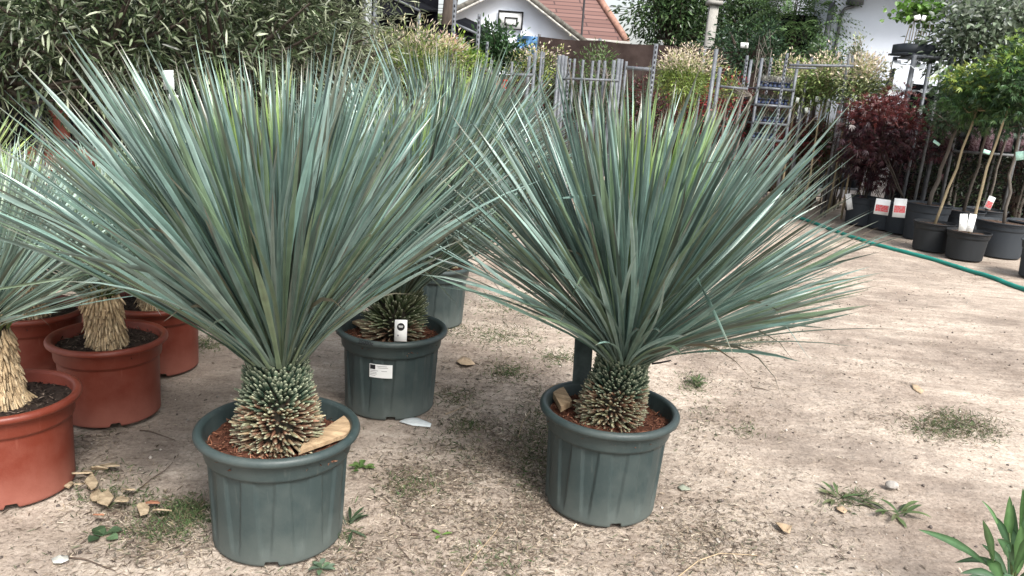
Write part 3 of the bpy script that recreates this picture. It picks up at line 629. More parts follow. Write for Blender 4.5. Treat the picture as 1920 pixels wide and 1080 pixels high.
# lance-leaved weeds
def weed(name, label, cat, px_, py_, n, L, W, spread, cols, seed, up=.5, off=0.):
    rr = np.random.RandomState(seed); p = gp(px_, py_); p[2] = gh(p[0], p[1]); a = np.arange(n)*2.4+rr.randn(n)*.3
    el = rr.uniform(.1, up, n); b = MB(); cc = pal(n, cols, .18, rr)
    for i in range(n):
        s = np.linspace(0, 1, 7); l = L*rr.uniform(.6, 1.1); o_ = np.array([rr.randn(), rr.randn(), 0])*spread
        e = el[i]*(1-1.1*s); dx = np.cumsum(np.cos(e))*l/7; dz = np.cumsum(np.sin(e))*l/7
        pts = p+o_+np.stack([dx*math.cos(a[i]), dx*math.sin(a[i]), dz+.004], -1); wv = W*np.interp(s, [0, .2, .55, .85, 1], [.2, .5, 1, .5, .02])[:, None]*.5
        sd = np.array([-math.sin(a[i]), math.cos(a[i]), 0]); N_ = np.array([0, 0, 1])
        V = np.stack([pts-sd*wv+N_*wv*.4, pts, pts+sd*wv+N_*wv*.4], 1).reshape(-1, 3); q = []
        for k in range(6): q += [[3*k, 3*k+1, 3*k+4, 3*k+3], [3*k+1, 3*k+2, 3*k+5, 3*k+4]]
        b.add(V, q, c=cc[i])
    o = b.build(name, M['leaf']); return tag(o, label, cat)
GW = [(.06, .10, .035), (.09, .13, .05), (.13, .15, .07)]
weed('weed', 'low green weed with lance leaves beside the grey stone on bare dirt', 'weed', 1670, 955, 16, .13, .022, .025, GW, 1, .8)
weed('weed', 'flattened green weed with long leaves, left one of the pair near the stone', 'weed', 1575, 930, 10, .11, .018, .012, GW, 2, .5)
weed('weed', 'bushy fine-leaved weed between the two lance-leaved ones', 'weed', 1620, 930, 40, .06, .005, .02, [(.08, .10, .05), (.12, .12, .07)], 3, 1.4)
weed('weed', 'small leafy weed behind the lone right pot', 'weed', 1305, 722, 26, .09, .012, .02, GW, 4, 1.4)
weed('weed', 'tiny round-leaved weed right of the front left pot', 'weed', 676, 872, 14, .05, .022, .008, [(.07, .13, .035), (.10, .16, .05)], 5, 1.)
weed('weed', 'small grey-green rosette weed at the bottom edge below the front left pot', 'weed', 603, 1066, 12, .055, .02, .004, [(.12, .17, .12), (.09, .14, .08)], 6, .7)
weed('weed', 'dark strappy weed against the right foot of the front left pot', 'weed', 648, 985, 12, .12, .014, .015, [(.035, .06, .03), (.07, .10, .06)], 7, .9)
weed('weed', 'broad dark green torn leaf flat on the dirt below the wood chips', 'leaf', 195, 1000, 5, .07, .05, .006, [(.07, .115, .06), (.05, .09, .045)], 8, .25)
weed('weed', 'small weed at the foot of the farthest green pot', 'weed', 838, 605, 20, .09, .012, .02, GW, 9, 1.3)
weed('fallen_leaf', 'tiny fresh green leaf lying on the dirt near the bottom centre', 'leaf', 825, 1000, 3, .045, .016, .004, [(.14, .24, .06)], 10, .2)
# wood chips
rr = np.random.RandomState(5)
CHIPS = [(128, 909, 12, 9, 'small round-ended', 0), (146, 911, 13, 9, 'crumpled pale', .2), (172, 912, 12, 17, 'upright narrow', 1.3), (181, 932, 13, 16, 'rounded', 1.2), (196, 938, 17, 17, 'biggest rounded', 1.5), (226, 946, 18, 13, 'fish-tail shaped', .2),
         (267, 955, 13, 15, 'square yellow', 1.6), (302, 962, 20, 7, 'curved greenish', -.2), (150, 896, 22, 5, 'long thin', .15), (162, 888, 14, 6, 'pointed', -.3), (207, 876, 24, 6, 'topmost bark-backed', .05), (186, 887, 16, 5, 'slim middle', .5), (286, 942, 14, 5, 'reddish sliver', -.2), (242, 922, 12, 9, 'white-topped', .9), (186, 975, 12, 4, 'pinkish sliver', .9)]
chipm = mat('wood_chip', (.30, .225, .14), .75, .4, 30, .6, 80, c2=(.56, .45, .31))
chipred = mat('reddish_bark', (.32, .15, .09), .8, .3, 25, .4)
for k, (x, y, hx, hy, nm, rot) in enumerate(CHIPS):
    a = np.sort(rr.rand(8)*6.283); L_ = [(x+1.05*hx*math.cos(t)*rr.uniform(.8, 1.05), y+1.15*hy*math.sin(t)*rr.uniform(.8, 1.05)) for t in a]
    ctr = gp(x, y); pts = pix(L_, .012); zs = [.008+.022*((k % 3)/2)+.02*math.sin(t)*(.5+.5*(k % 2)) for t in a]
    slab('wood_chip', nm+' wood chip in the little heap by the nearest terracotta pot', 'wood chip', pts[::-1] if False else pts, .006, chipred if 'red' in nm or 'pink' in nm else chipm, np.maximum(.004, zs), 'wood chips on the dirt')
# papers, leaves, stone, twigs
def sheet(name, label, cat, L_, m, lift=.012, seed=0):
    rr = np.random.RandomState(seed); pts = pix(L_, 0.0); c = np.mean(pts, 0); n = len(pts)
    V = [[c[0], c[1], float(gh(c[0], c[1]))+lift]]+[[p[0], p[1], float(gh(p[0], p[1]))+.004+lift*rr.rand()] for p in pts]+[[(c[0]+p[0])/2, (c[1]+p[1])/2, float(gh(c[0], c[1]))+.004+lift*rr.rand()] for p in pts]
    T = [[0, n+1+i, n+1+(i+1) % n] for i in range(n)]; Q = [[1+i, 1+(i+1) % n, n+1+(i+1) % n, n+1+i] for i in range(n)]
    o = mesh(name, V, [T, Q], m); s = o.modifiers.new('thickness', 'SOLIDIFY'); s.thickness = .0012; return tag(o, label, cat)
M['dimpaper'] = mat('dirty_paper', (.45, .45, .41), .8, .3, 60)
dryleaf = mat('dry_leaf', (.36, .27, .18), .8, .25, 30, .5)
sheet('paper_scrap', 'crumpled bluish-white paper scrap in front of the stickered pot', 'paper', [(748, 791), (765, 784), (783, 783), (809, 793), (807, 799), (775, 796)], M['paper'], .012, 1)
sheet('paper_scrap', 'small crumpled white paper ball at the bottom left corner', 'paper', [(96, 1048), (112, 1036), (128, 1043), (129, 1050), (115, 1056), (100, 1056)], M['dimpaper'], .02, 2)
sheet('fallen_leaf', 'curled tan dry leaf on bare dirt right of the stickered pot', 'leaf', [(855, 682), (866, 673), (880, 674), (891, 688), (876, 691), (864, 689)], dryleaf, .02, 3)
sheet('fallen_leaf', 'pale dry leaf lying near the bottom right of the lone pot', 'leaf', [(1452, 985), (1464, 983), (1484, 992), (1480, 1004), (1468, 1000)], dryleaf, .02, 4)
sheet('fallen_leaf', 'grey-green dead leaf on dirt right of the lone pot', 'leaf', [(1270, 912), (1280, 909), (1296, 915), (1293, 921), (1278, 920)], mat('greyleaf', (.26, .28, .22), .8, .2, 30), .01, 5)
sheet('fallen_leaf', 'broken light bark flake on the dirt far right', 'bark flake', [(1708, 722), (1720, 724), (1732, 735), (1727, 738), (1712, 730)], dryleaf, .012, 6)
sheet('fallen_leaf', 'pale scrap leaf left of the lance-leaved weed roots', 'leaf', [(1568, 945), (1580, 946), (1590, 954), (1584, 960), (1570, 954)], dryleaf, .01, 7)
bm = bmesh.new(); bmesh.ops.create_icosphere(bm, subdivisions=3, radius=1)
for v in bm.verts:
    c_ = v.co; f_ = 1+.22*float(vnoise(c_.x*2+5, c_.y*2+c_.z*1.7)); v.co = Vector((c_.x*.030*f_, c_.y*.022*f_, max(c_.z, -.35)*.020*f_))
me = bpy.data.meshes.new('stone'); bm.to_mesh(me); bm.free(); me.materials.append(mat('grey_stone', (.30, .28, .26), .85, .25, 40, .6)); o = bpy.data.objects.new('stone', me); col.objects.link(o); s_ = gp(1671, 914); o.location = (s_[0], s_[1], .012)
tag(o, 'pale grey angular stone on bare dirt above the lance-leaved weed', 'stone')
def twig(label, L_, r, m='litterwood', z=.008, name='twig', cat='twig'):
    P_ = np.array([gp(x, y) for x, y in L_]); P_[:, 2] = np.array([float(gh(p[0], p[1])) for p in P_])+z
    # smooth resample
    t = np.linspace(0, 1, len(P_)); tt = np.linspace(0, 1, len(P_)*5); P2 = np.stack([np.interp(tt, t, P_[:, k]) for k in range(3)], -1)
    b = MB(); b.tube(P2, np.linspace(r, r*.5, len(P2)), 6); return tag(b.build(name, M[m]), label, cat)
M['litterwood'] = mat('straw', (.38, .29, .19), .8, .3, 20); M['darktwig'] = mat('dark_twig', (.09, .065, .05), .85, .3, 20)
twig('long pale straw lying diagonally at the bottom centre', [(864, 1080), (895, 1035), (925, 1000), (943, 978)], .0022)
twig('pale curved stem at the bottom right of the lone pot', [(1270, 1080), (1310, 1050), (1350, 1036), (1420, 1040)], .0028)
twig('thin bent dark twig below the front left pot, bottom centre', [(768, 1050), (745, 1022), (742, 1010), (765, 1000)], .0018, 'darktwig')
twig('dark forked twig on bare dirt between the terracotta pot and the front left pot', [(262, 803), (280, 806), (300, 812), (328, 822)], .003, 'darktwig')
twig('short dark twig in the bottom left corner', [(128, 1042), (160, 1046), (190, 1058), (217, 1070)], .003, 'darktwig')
twig('pale loose straw in front of the farthest pot', [(835, 778), (855, 770), (878, 760)], .002)
twig('straw-coloured twig left of the wood chips', [(118, 905), (132, 880), (128, 860)], .003)
twig('bent pale twig left of the lone pot', [(972, 820), (980, 790), (995, 770)], .002)
twig('dark short stick right of the lone right pot crown base', [(1410, 728), (1430, 732), (1442, 737)], .003, 'darktwig')
twig('thin branched dry stem rising beside the wood chips', [(255, 920), (285, 895), (310, 880), (324, 866)], .0022, 'darktwig', .01)
twig('dark fallen pod in the bottom centre', [(771, 1002), (778, 1001), (786, 1000)], .006, 'darktwig')
# corner oleander
rr = np.random.RandomState(9); ob = gp(1905, 1165); root = empty('oleander', (ob[0], ob[1], 0), 'glossy green oleander shoot poking into the bottom right corner', 'plant')
b = MB(); sb = MB()
top = at(1893, 1000, 2.2); specs = [(1855, 1062, 1722, 993, .030), (1862, 1055, 1843, 975, .026), (1880, 1060, 1790, 1055, .022), (1890, 1050, 1950, 960, .03), (1885, 1040, 1893, 930, .03), (1900, 1080, 1780, 1100, .03), (1905, 1060, 1900, 945, .03), (1880, 1010, 1840, 938, .012), (1915, 1050, 1960, 1010, .028), (1895, 1035, 1860, 965, .024), (1900, 1075, 1935, 1000, .03), (1890, 1085, 1840, 1020, .026), (1905, 1090, 1975, 1060, .03), (1912, 1000, 1918, 915, .02), (1870, 1085, 1800, 1075, .024), (1900, 1060, 1870, 1010, .04), (1908, 1075, 1915, 985, .042), (1895, 1095, 1905, 1020, .045), (1915, 1040, 1935, 940, .035), (1880, 1095, 1850, 1050, .04), (1910, 1050, 1890, 985, .036)]
for i, (x0, y0, x1, y1, W_) in enumerate(specs):
    Yd = 2.2+rr.randn()*.04; a = at(x0, y0, Yd); c_ = at(x1, y1, Yd+rr.randn()*.05); s = np.linspace(0, 1, 9)[:, None]; pts = a*(1-s)+c_*s+np.array([0, 0, .018])*np.sin(s*np.pi)
    d = nrm(c_-a); vd = nrm(CAM-(a+c_)/2); sd = nrm(np.cross(d, vd)+rr.randn(3)*.25); nn_ = np.cross(sd, d)
    wv = W_*.5*np.interp(s[:, 0], [0, .15, .5, .85, 1], [.15, .6, 1, .5, .02])[:, None]
    V = np.stack([pts-sd*wv+nn_*wv*.35, pts, pts+sd*wv+nn_*wv*.35], 1).reshape(-1, 3); q = []
    for k in range(8): q += [[3*k, 3*k+1, 3*k+4, 3*k+3], [3*k+1, 3*k+2, 3*k+5, 3*k+4]]
    c0 = np.array([(.035, .085, .032), (.055, .12, .038), (.03, .07, .032)][i % 3]); cc = np.tile([c0, c0*1.9+.02, c0], (9, 1)); b.add(V, q, c=cc)
b.build('leaves', M['leaf'], root)
sb.tube([[ob[0], ob[1], 0], at(1900, 1110, 2.22), at(1892, 1000, 2.2)], [.006, .005, .003], 8); sb.tube([at(1900, 1110, 2.22), at(1870, 1050, 2.2)], [.004, .003], 6); sb.tube([at(1900, 1100, 2.2), at(1915, 1000, 2.2)], [.004, .003], 6); sb.build('stem', mat('green_stem', (.10, .14, .05), .5), root)
# hose
hp_ = [(1380, 372), (1430, 386), (1480, 402), (1530, 419), (1600, 446), (1680, 469), (1760, 490), (1830, 511), (1920, 541), (2000, 575), (2100, 620)]
P_ = np.array([gp(x, y) for x, y in hp_]); t = np.arange(len(P_)); tt = np.linspace(0, len(P_)-1, 90); P2 = np.stack([np.interp(tt, t, P_[:, k]) for k in range(3)], -1)
for _ in range(4): P2[1:-1] = (P2[:-2]+2*P2[1:-1]+P2[2:])/4
P2[:, 2] = gh(P2[:, 0], P2[:, 1])+.022; b = MB(); b.tube(P2, .024, 12); tag(b.build('garden_hose', M['hose'], smooth=True), 'teal green hose running along the dirt in front of the row of black pots', 'hose')
# ------------------------------------------------------------------ right: potted maples and standards in black pots
def bpot(root, c, R=.23, h=.36, ratio=.80, m='blackpot', soil=True, seed=1):
    pot_mesh(root, c, R, h, ratio, M[m], 'black', h-.04)
    if soil: soil_mesh(root, c, R-.012, h-.035, None, [(.09, .06, .045), (.20, .14, .10), (.05, .035, .03)], np.random.RandomState(seed), 120, .015)
    return root
RED = [(.085, .020, .022), (.12, .032, .028), (.055, .016, .018), (.040, .018, .017)]; PUR = [(.040, .014, .022), (.026, .011, .017), (.06, .018, .026)]
GRM = [(.060, .125, .045), (.085, .17, .05), (.045, .095, .045)]
def tree_in_pot(label, x, y, crown_px, Y2, rad, R=.23, h=.36, nl=1500, seed=1, cols=GRM, kind='palm', L=.07, W=.014, barkm='cane', tr=.014, name='potted_maple', cat='potted tree', group='trees in black pots along the hose', tipcols=None, tipfrac=0, potm='blackpot', stems=1, nclump=30, up=.1, **kw):
    c = gp(x, y); c[2] = 0; cen = at(crown_px[0], crown_px[1], Y2 or c[1])
    def ex(root, cc, rr): bpot(root, c, R, h, m=potm, seed=seed)
    r = bush(name, label, cat, (c[0], c[1], h-.04), cen, rad, nl, L, W, cols, nclump, .22, tr, up, None, kind, tipcols, tipfrac, seed, barkm, .2, stems, extra=None, **kw)
    # the pot is a part of the thing: place in world
    pot_mesh(r, (c[0], c[1], 0), R, h, .80, M[potm], 'black', h-.04)
    soil_mesh(r, (c[0], c[1], 0), R-.012, h-.035, None, [(.09, .06, .045), (.20, .14, .10), (.05, .035, .03)], np.random.RandomState(seed), 120, .015)
    if group: r['group'] = group
    return r
def label_card(label, px_, py_, Y, w, h, m, tilt=0, name='plant_label', cat='plant label', group=None, pic=None, lines=0, parent=None, lean=.12):
    c = at(px_, py_, Y); tx = np.array([math.cos(tilt), 0, math.sin(tilt)]); tz = np.array([-math.sin(tilt), lean, math.cos(tilt)]); tz /= np.linalg.norm(tz); tn = np.cross(tx, tz)
    if tn[1] > 0: tn = -tn
    b = MB(); b.box(c, (w/2, h/2, .0015), [tx, tz, tn])
    def flat(x0, x1, y0, y1, mm, nm, root):
        mesh(nm, [c+tn*.0025+tx*x*w+tz*y*h for x, y in ((x0, y0), (x1, y0), (x1, y1), (x0, y1))], [[[0, 1, 2, 3]]], mm, root)
    if pic is None and not lines:
        return tag(b.build(name, m), label, cat, group)
    root = empty(name, c-tz*h/2, label, cat, group); b.build('card', m, root)
    if pic: flat(-.44, .44, *pic[1], pic[0], 'picture', root)
    for k in range(lines): y = .38-k*.8/lines; flat(-.38, .38-.15*(k % 3), y, y+.012, M['printgrey'], 'printed_line', root)
    return root
# front row, left to right
tree_in_pot('potted purple maple, leftmost of the small pots by the hose, with white folded card', 1612, 420, (1640, 290), 11.6, (.55, .5, .45), .27, .42, 1300, 31, PUR, barkm='darkcane', tr=.01, stems=3, L=.085, W=.014)
tree_in_pot('dark red maple crowned high in a black pot with a red flower label', 1655, 428, (1690, 245), 11.4, (.60, .5, .42), .27, .42, 1700, 32, PUR+RED[2:], barkm='darkcane', tr=.012, stems=2, L=.09, W=.015, tipcols=RED[:2], tipfrac=.9)
tree_in_pot('dark red maple in the blue-black pot with the right-hand red flower label', 1690, 436, (1650, 240), 10.9, (.55, .45, .38), .27, .42, 1500, 33, PUR+RED[2:], barkm='darkcane', tr=.012, stems=2, L=.085, W=.015, tipcols=RED[:2], tipfrac=1.)
tree_in_pot('grey-barked tree in the big black pot behind the first bamboo cane pot', 1728, 448, (1800, 215), 10.4, (.45, .4, .3), .30, .50, 700, 34, [(.04, .07, .035), (.05, .09, .04)], barkm='greybark', tr=.03, L=.07, potm='blackpot')
tree_in_pot('green laceleaf maple standard on a slanting bamboo cane, left one of the two', 1742, 468, (1838, 180), 9.6, (.42, .4, .30), .25, .36, 2100, 35, GRM, barkm='cane', tr=.018, tipcols=[(.24, .32, .06), (.30, .36, .08)], tipfrac=.5, potm='deepblackpot', nclump=34)
tree_in_pot('green laceleaf maple standard in the shiny black pot with two white cards', 1806, 484, (1905, 150), 9.2, (.42, .4, .36), .25, .34, 2300, 36, GRM, barkm='cane', tr=.018, tipcols=[(.20, .30, .06)], tipfrac=.3, potm='deepblackpot', nclump=34)
tree_in_pot('tree with a dark stem in the wide black pot right of the two white cards', 1868, 478, (1920, 205), 9.7, (.40, .4, .35), .32, .44, 900, 37, [(.03, .07, .035), (.04, .09, .05)], barkm='greybark', tr=.022)
tree_in_pot('tree in the black pot cut off by the right edge behind the wide pot', 1925, 478, (1990, 190), 9.9, (.45, .4, .4), .32, .44, 800, 38, [(.03, .07, .035), (.04, .09, .05)], barkm='greybark', tr=.022)
tree_in_pot('potted tree with a grey pot at the right edge nearest the hose', 1950, 520, (2040, 200), 8.6, (.4, .4, .4), .26, .40, 500, 39, GRM, barkm='greybark', tr=.015)
tree_in_pot('tree in a black pot standing behind the pot with the two white cards', 1795, 448, (1868, 190), 10.4, (.4, .4, .32), .28, .42, 800, 40, GRM, barkm='greybark', tr=.022)
tree_in_pot('dark-stemmed tree behind the wide pot near the hexagonal label', 1838, 445, (1900, 200), 10.8, (.4, .4, .35), .28, .42, 700, 41, [(.03, .07, .035)], barkm='greybark', tr=.022)
label_card('red and white flower label standing in the left small blue-black pot', 1654, 388, 10.3, .20, .21, M['white'], -.06, pic=(M['redflower'], (-.3, .12)), lines=0, group=None)
label_card('red and white flower label in the pot nearer the big black pots', 1687, 390, 10.1, .17, .25, M['white'], .0, pic=(M['redflower'], (-.25, .12)))
label_card('left white text card leaning in the shiny black pot', 1806, 417, 8.95, .09, .20, M['white'], .06, lines=8)
label_card('right white text card leaning in the shiny black pot', 1821, 418, 8.95, .085, .21, M['white'], -.10, lines=8)
label_card('narrow white folded card standing in the leftmost small pot', 1592, 378, 11.3, .085, .24, M['white'], .25, lines=0)
label_card('tilted hexagon-shaped red and grey hanging label on the dark wide pot tree', 1856, 380, 9.5, .09, .16, M['white'], -.3, pic=(M['redflower'], (-.4, .1)))
label_card('small mint green tag wrapped on the grey trunk', 1756, 268, 9.9, .10, .035, M['mint'], -.5, name='trunk_tag', cat='tag')
label_card('mint green tag on the right bamboo cane', 1850, 285, 9.0, .08, .045, M['mint'], -.2, name='trunk_tag', cat='tag')
label_card('mint green tag hanging at the right edge', 1912, 292, 9.0, .09, .10, M['mint'], .2, name='trunk_tag', cat='tag')
# racks ----------------------------------------------------------------
def rack(label, x0, x1, ybase, ytops, Y, D=.6, posts=(0, 1), shelves=(), m='galv', name='plant_rack', thick=.03, postw=.035, shelfm=None, group='galvanised plant racks'):
    a = at(x0, ybase, Y); b_ = at(x1, ybase, Y); root = empty(name, ((a[0]+b_[0])/2, Y+D/2, 0), label, 'plant rack', group)
    zt = max(at(x0, ytops, Y)[2], at(x1, ytops, Y)[2])
    for fx in posts:
        for yy in (Y, Y+D):
            x = a[0]*(1-fx)+b_[0]*fx; p = MB(); p.bar([x, yy, 0], [x, yy, zt], postw, postw); 
            p.build('post', M[m], root)
    for ys in shelves:
        z = at((x0+x1)/2, ys, Y)[2]
        s = MB(); s.box([(a[0]+b_[0])/2, Y+D/2, z], [(b_[0]-a[0])/2+.01, D/2+.01, .012]); s.box([(a[0]+b_[0])/2, Y-.012, z+.004], [(b_[0]-a[0])/2+.01, .012, thick*.6]); s.build('shelf', M[shelfm or m], root)
    return root, a, b_, zt
rk, ra, rb, rz = rack('galvanised rack with four shelves of little blue-black pots, right of the white-flecked willow', 1402, 1468, 290, 112, 11.5, .55, shelves=(166, 198, 232, 263))
for j, ys in enumerate((166, 198, 232, 263)):
    z = at(1435, ys, 11.5)[2]+.03
    for i in range(7 if j < 3 else 5):
        x = ra[0]+.06+(rb[0]-ra[0]-.12)*i/6; rt = empty('small_potted_plant', (x, 11.58, z), ('grey fine-leaved' if j == 0 else 'dark')+' seedling number %s from the left on the %s shelf of the four-shelf rack' % (['one', 'two', 'three', 'four', 'five', 'six', 'seven'][i], ['top', 'second', 'third', 'lowest'][j]), 'potted plant', 'small pots on the four-shelf rack')
        pot_mesh(rt, (x, 11.58, z), .04, .075, .8, M['bluepot'], 'black', .06)
        n = 60; P = np.array([x, 11.58, z+.07])+rs.randn(n, 3)*[.025, .03, .01]; D = nrm(rs.randn(n, 3)*.5+[0, 0, 1]); V, Q, CC = leafquads(P, D, rs.randn(n, 3), .10 if j == 0 else .07, .012, pal(n, [(.22, .23, .20), (.30, .29, .27)] if j == 0 else [(.06, .08, .05), (.12, .10, .09)])); mesh('leaves', V, [Q], M['leaf'], rt, colr=CC)
rack('dark plant rack at right holding the pots with purple picture labels', 1752, 1990, 430, 150, 11.2, .5, posts=(0, .5, 1), shelves=(290,), m='steel_dark')
for k, (x, wd) in enumerate(((1775, .17), (1808, .0), (1825, .15), (1851, .12), (1884, .19), (1915, .16))):
    if not wd: continue
    z = at(x, 290, 11.2)[2]; p = at(x, 285, 11.25)
    rt = empty('potted_plant', (p[0], 11.38, z), 'square dark pot with a purple leaf picture, %s on the dark rack shelf' % ['leftmost', '', 'second', 'middle', 'fourth', 'rightmost'][k], 'potted plant', 'pots with purple labels')
    b = MB(); b.box([p[0], 11.38, z+.20], [.11, .11, .18]); b.build('pot', M['deepblackpot'], rt)
    b = MB(); b.box([p[0], 11.264, z+.21], [wd/2, .002, .17]); b.build('picture_label', M['purpleflower'], rt)
    n = 160; P = np.array([p[0], 11.38, z+.5])+rs.randn(n, 3)*[.12, .12, .12]; V, Q, CC = leafquads(P, rs.randn(n, 3), rs.randn(n, 3), .07, .03, pal(n, PUR+[(.04, .06, .03)])); mesh('leaves', V, [Q], M['leaf'], rt, colr=CC)
rk2, a2, b2, z2 = rack('tall rack topped by a tray of fig plants, before the white building', 1676, 1745, 300, 105, 11.6, .6, shelves=(105,), postw=.05)
def wrap(label, L_, Y, seed):
    P = [at(x, y, Y+dy) for x, y, dy in L_]; rr = np.random.RandomState(seed); n = 8; m = 5; a, b_, c, d = P; V = []
    for j in range(m):
        v = j/(m-1)
        for i in range(n): u = i/(n-1); V.append((a*(1-u)+b_*u)*(1-v)+(d*(1-u)+c*u)*v+rr.randn(3)*.02+[0, 0, -.06*math.sin(u*3.14)*v])
    Q = [[j*n+i, j*n+i+1, (j+1)*n+i+1, (j+1)*n+i] for j in range(m-1) for i in range(n-1)]
    o = mesh('plastic_sheet', V, [Q], M['film'], smooth=True); return tag(o, label, 'plastic sheet')
fm, ft, fb = newmat('clear_film'); fb.inputs['Base Color'].default_value = (.7, .74, .76, 1); fb.inputs['Roughness'].default_value = .25; fb.inputs['Alpha'].default_value = .75; M['film'] = fm
wrap('translucent plastic film draped under the fig tray', [(1668, 122, 0), (1735, 128, 0), (1722, 113, .5), (1680, 112, .5)], 11.5, 1)
wrap('lower torn plastic film on the rack behind the red maple', [(1660, 175, 0), (1745, 172, 0), (1745, 163, .5), (1680, 165, .5)], 11.5, 2)
# fig tray
ft_ = at(1711, 104, 11.9); root = empty('fig_tray', (ft_[0], 11.9, ft_[2]), 'black tray of young fig plants on slim canes on top of the tall rack', 'plant tray')
b = MB(); b.box([ft_[0], 11.9, ft_[2]+.07], [.23, .2, .08]); b.box([ft_[0], 11.9, ft_[2]+.005], [.26, .23, .014]); b.build('tray', M['blackpot'], root)
cn_ = at(1725, 22, 11.9); b = MB(); rr = np.random.RandomState(4)
for i in range(9): x = ft_[0]+(i-4)*.04; b.tube([[x, 11.9+rr.randn()*.06, ft_[2]+.1], [x+.02, 11.9, (ft_[2]+cn_[2])/2], [x+.04+rr.randn()*.02, 11.9, cn_[2]-.02]], .006, 5)
b.build('stem', M['cane'], root)
n = 420; P = cn_+rr.randn(n, 3)*[.16, .14, .10]; V, Q, CC = leafquads(P, nrm(rr.randn(n, 3)+[0, 0, .1]), rr.randn(n, 3)*.5+[0, 0, 1], .09, .075, pal(n, [(.13, .26, .05), (.18, .34, .07), (.09, .18, .04)], .2, rr)); b = MB(); b.add(V, Q, c=CC); b.build('leaves', M['leaf'], root)
label_card('round white tag on the left among the fig plants', 1720, 33, 11.6, .09, .07, M['white'], .3, name='trunk_tag', cat='tag'); label_card('round white tag on the right among the fig plants', 1732, 34, 11.6, .06, .08, M['white'], -.2, name='trunk_tag', cat='tag')
# lower racks with black pots between the right yucca and the red maples
rk3, a3, b3, z3 = rack('low rack base with square black pots right of the lone yucca tips', 1500, 1612, 345, 150, 13.6, .7, posts=(0, .55, 1), shelves=(352,))
for k in range(5):
    p = at(1512+k*22, 352, 13.7); z = at(1540, 352, 13.7)[2]+.03
    rt = empty('square_pot', (p[0], 13.85, z), 'square black pot %s on the low rack base' % ['first from left', 'second from left', 'in the middle', 'fourth from left', 'at the right end'][k], 'pot', 'square pots on the low rack')
    b = MB(); b.box([p[0], 13.85, z+.16], [.10, .12, .15]); b.box([p[0], 13.85, z+.31], [.115, .135, .02]); b.build('pot', M['blackpot'], rt)
    b = MB(); rr = np.random.RandomState(k+60); n = 170; P = np.array([p[0], 13.85, z+.35])+np.stack([rr.randn(n)*.06, rr.randn(n)*.06, rr.rand(n)*.7], -1); V, Q, CC = leafquads(P, nrm(rr.randn(n, 3)*.4+[0, 0, 1]), rr.randn(n, 3), .16, .012, pal(n, [(.16, .17, .05), (.22, .20, .08), (.09, .12, .04)], .2, rr)); b.add(V, Q, c=CC); b.build('leaves', M['leaf'], rt)
label_card('large wrinkled white card beside the low rack base', 1490, 342, 13.4, .22, .2, M['white'], -.4)
# white-flecked standards (balls on stems)
PALE = [(.18, .25, .07), (.27, .34, .12), (.11, .17, .05), (.36, .40, .20)]; TIP = [(.62, .52, .40), (.55, .50, .30), (.66, .56, .48)]; YG = [(.14, .20, .04), (.20, .28, .05), (.08, .13, .03)]
def standard(label, px_, py_, Y, rx, rz, seed, cols=PALE, tipf=.5, nl=3000, L=.065, W=.026, gpr='standard shrubs among the racks', name='standard_shrub', stems=1, base=None, tips=TIP, nclump=45, **kw):
    c = at(px_, py_, Y); return bush(name, label, 'standard shrub', (c[0] if base is None else base, Y, 0), c, (rx, rx*.8, rz), nl, L, W, cols, nclump, .20, .018, .35, gpr, 'leaf', TIP if tips is TIP else tips, tipf, seed, 'cane', .15, stems, **kw)
standard('round willow standard with cream-pink tips above the racks, centre right', 1288, 142, 10.5, .42, .36, 51, cols=YG+PALE[:2], tipf=.75, nl=6500, L=.055, W=.014, nclump=70)
standard('dark green shrub crown with cream tips, left of the two before the white building', 1498, 152, 12.6, .40, .38, 52, tipf=.5)
standard('rounded green standard crown with a hanging tag, middle one right of the four-shelf rack', 1548, 152, 12.4, .46, .38, 53, cols=[(.08, .14, .04), (.14, .21, .06), (.22, .28, .10)], tipf=.4)
standard('pale variegated standard crown nearest the fig rack', 1624, 158, 12.0, .40, .42, 54, cols=[(.18, .23, .09), (.28, .32, .15), (.12, .18, .06), (.36, .38, .22)], tipf=.7)
standard('pale feathery top shoot rising behind the variegated crown', 1605, 105, 12.6, .12, .30, 55, cols=[(.25, .30, .18), (.2, .25, .12)], tipf=.3, nl=350)
# canes and stems of the standards
nc = 26
M['dimcard'] = mat('weathered_card', (.33, .36, .33), .7, .3, 20)
M['dullcane'] = mat('dull_cane', (.13, .105, .06), .7, .35, 14)
ORD = 'first second third fourth fifth sixth seventh eighth ninth tenth eleventh twelfth thirteenth fourteenth fifteenth sixteenth seventeenth eighteenth nineteenth twentieth twenty-first twenty-second twenty-third twenty-fourth twenty-fifth twenty-sixth'.split()
for k in range(nc):
    x = 1468+k*7.2+rs.rand()*4; Y = 12.8+rs.rand()*.5; zb = 0; tp = at(x+rs.randn()*4, 190+rs.randn()*8, Y); b = MB(); b.tube([[tp[0]-.02, Y, .02], [tp[0]+rs.randn()*.03, Y, tp[2]*.5], tp], [.014, .012, .010], 5)
    tag(b.build('bamboo_cane', M['dullcane'] if k % 3 else M['darkcane']), ORD[k]+' slim cane from the left under the standard crowns beside the shelf rack', 'cane', 'canes under the standard crowns')
for k, (x, y, t) in enumerate(((1495, 188, 'left of the dense canes'), (1532, 186, 'hanging under the rounded crown'), (1553, 196, 'among the canes, small'), (1572, 190, 'right among the canes'), (1594, 198, 'on the right post, dark-framed'), (1512, 207, 'low left among the canes'))):
    label_card('white plant tag '+t, x, y, 12.2, .05, .085, M['dimcard'], (k % 3-1)*.15)
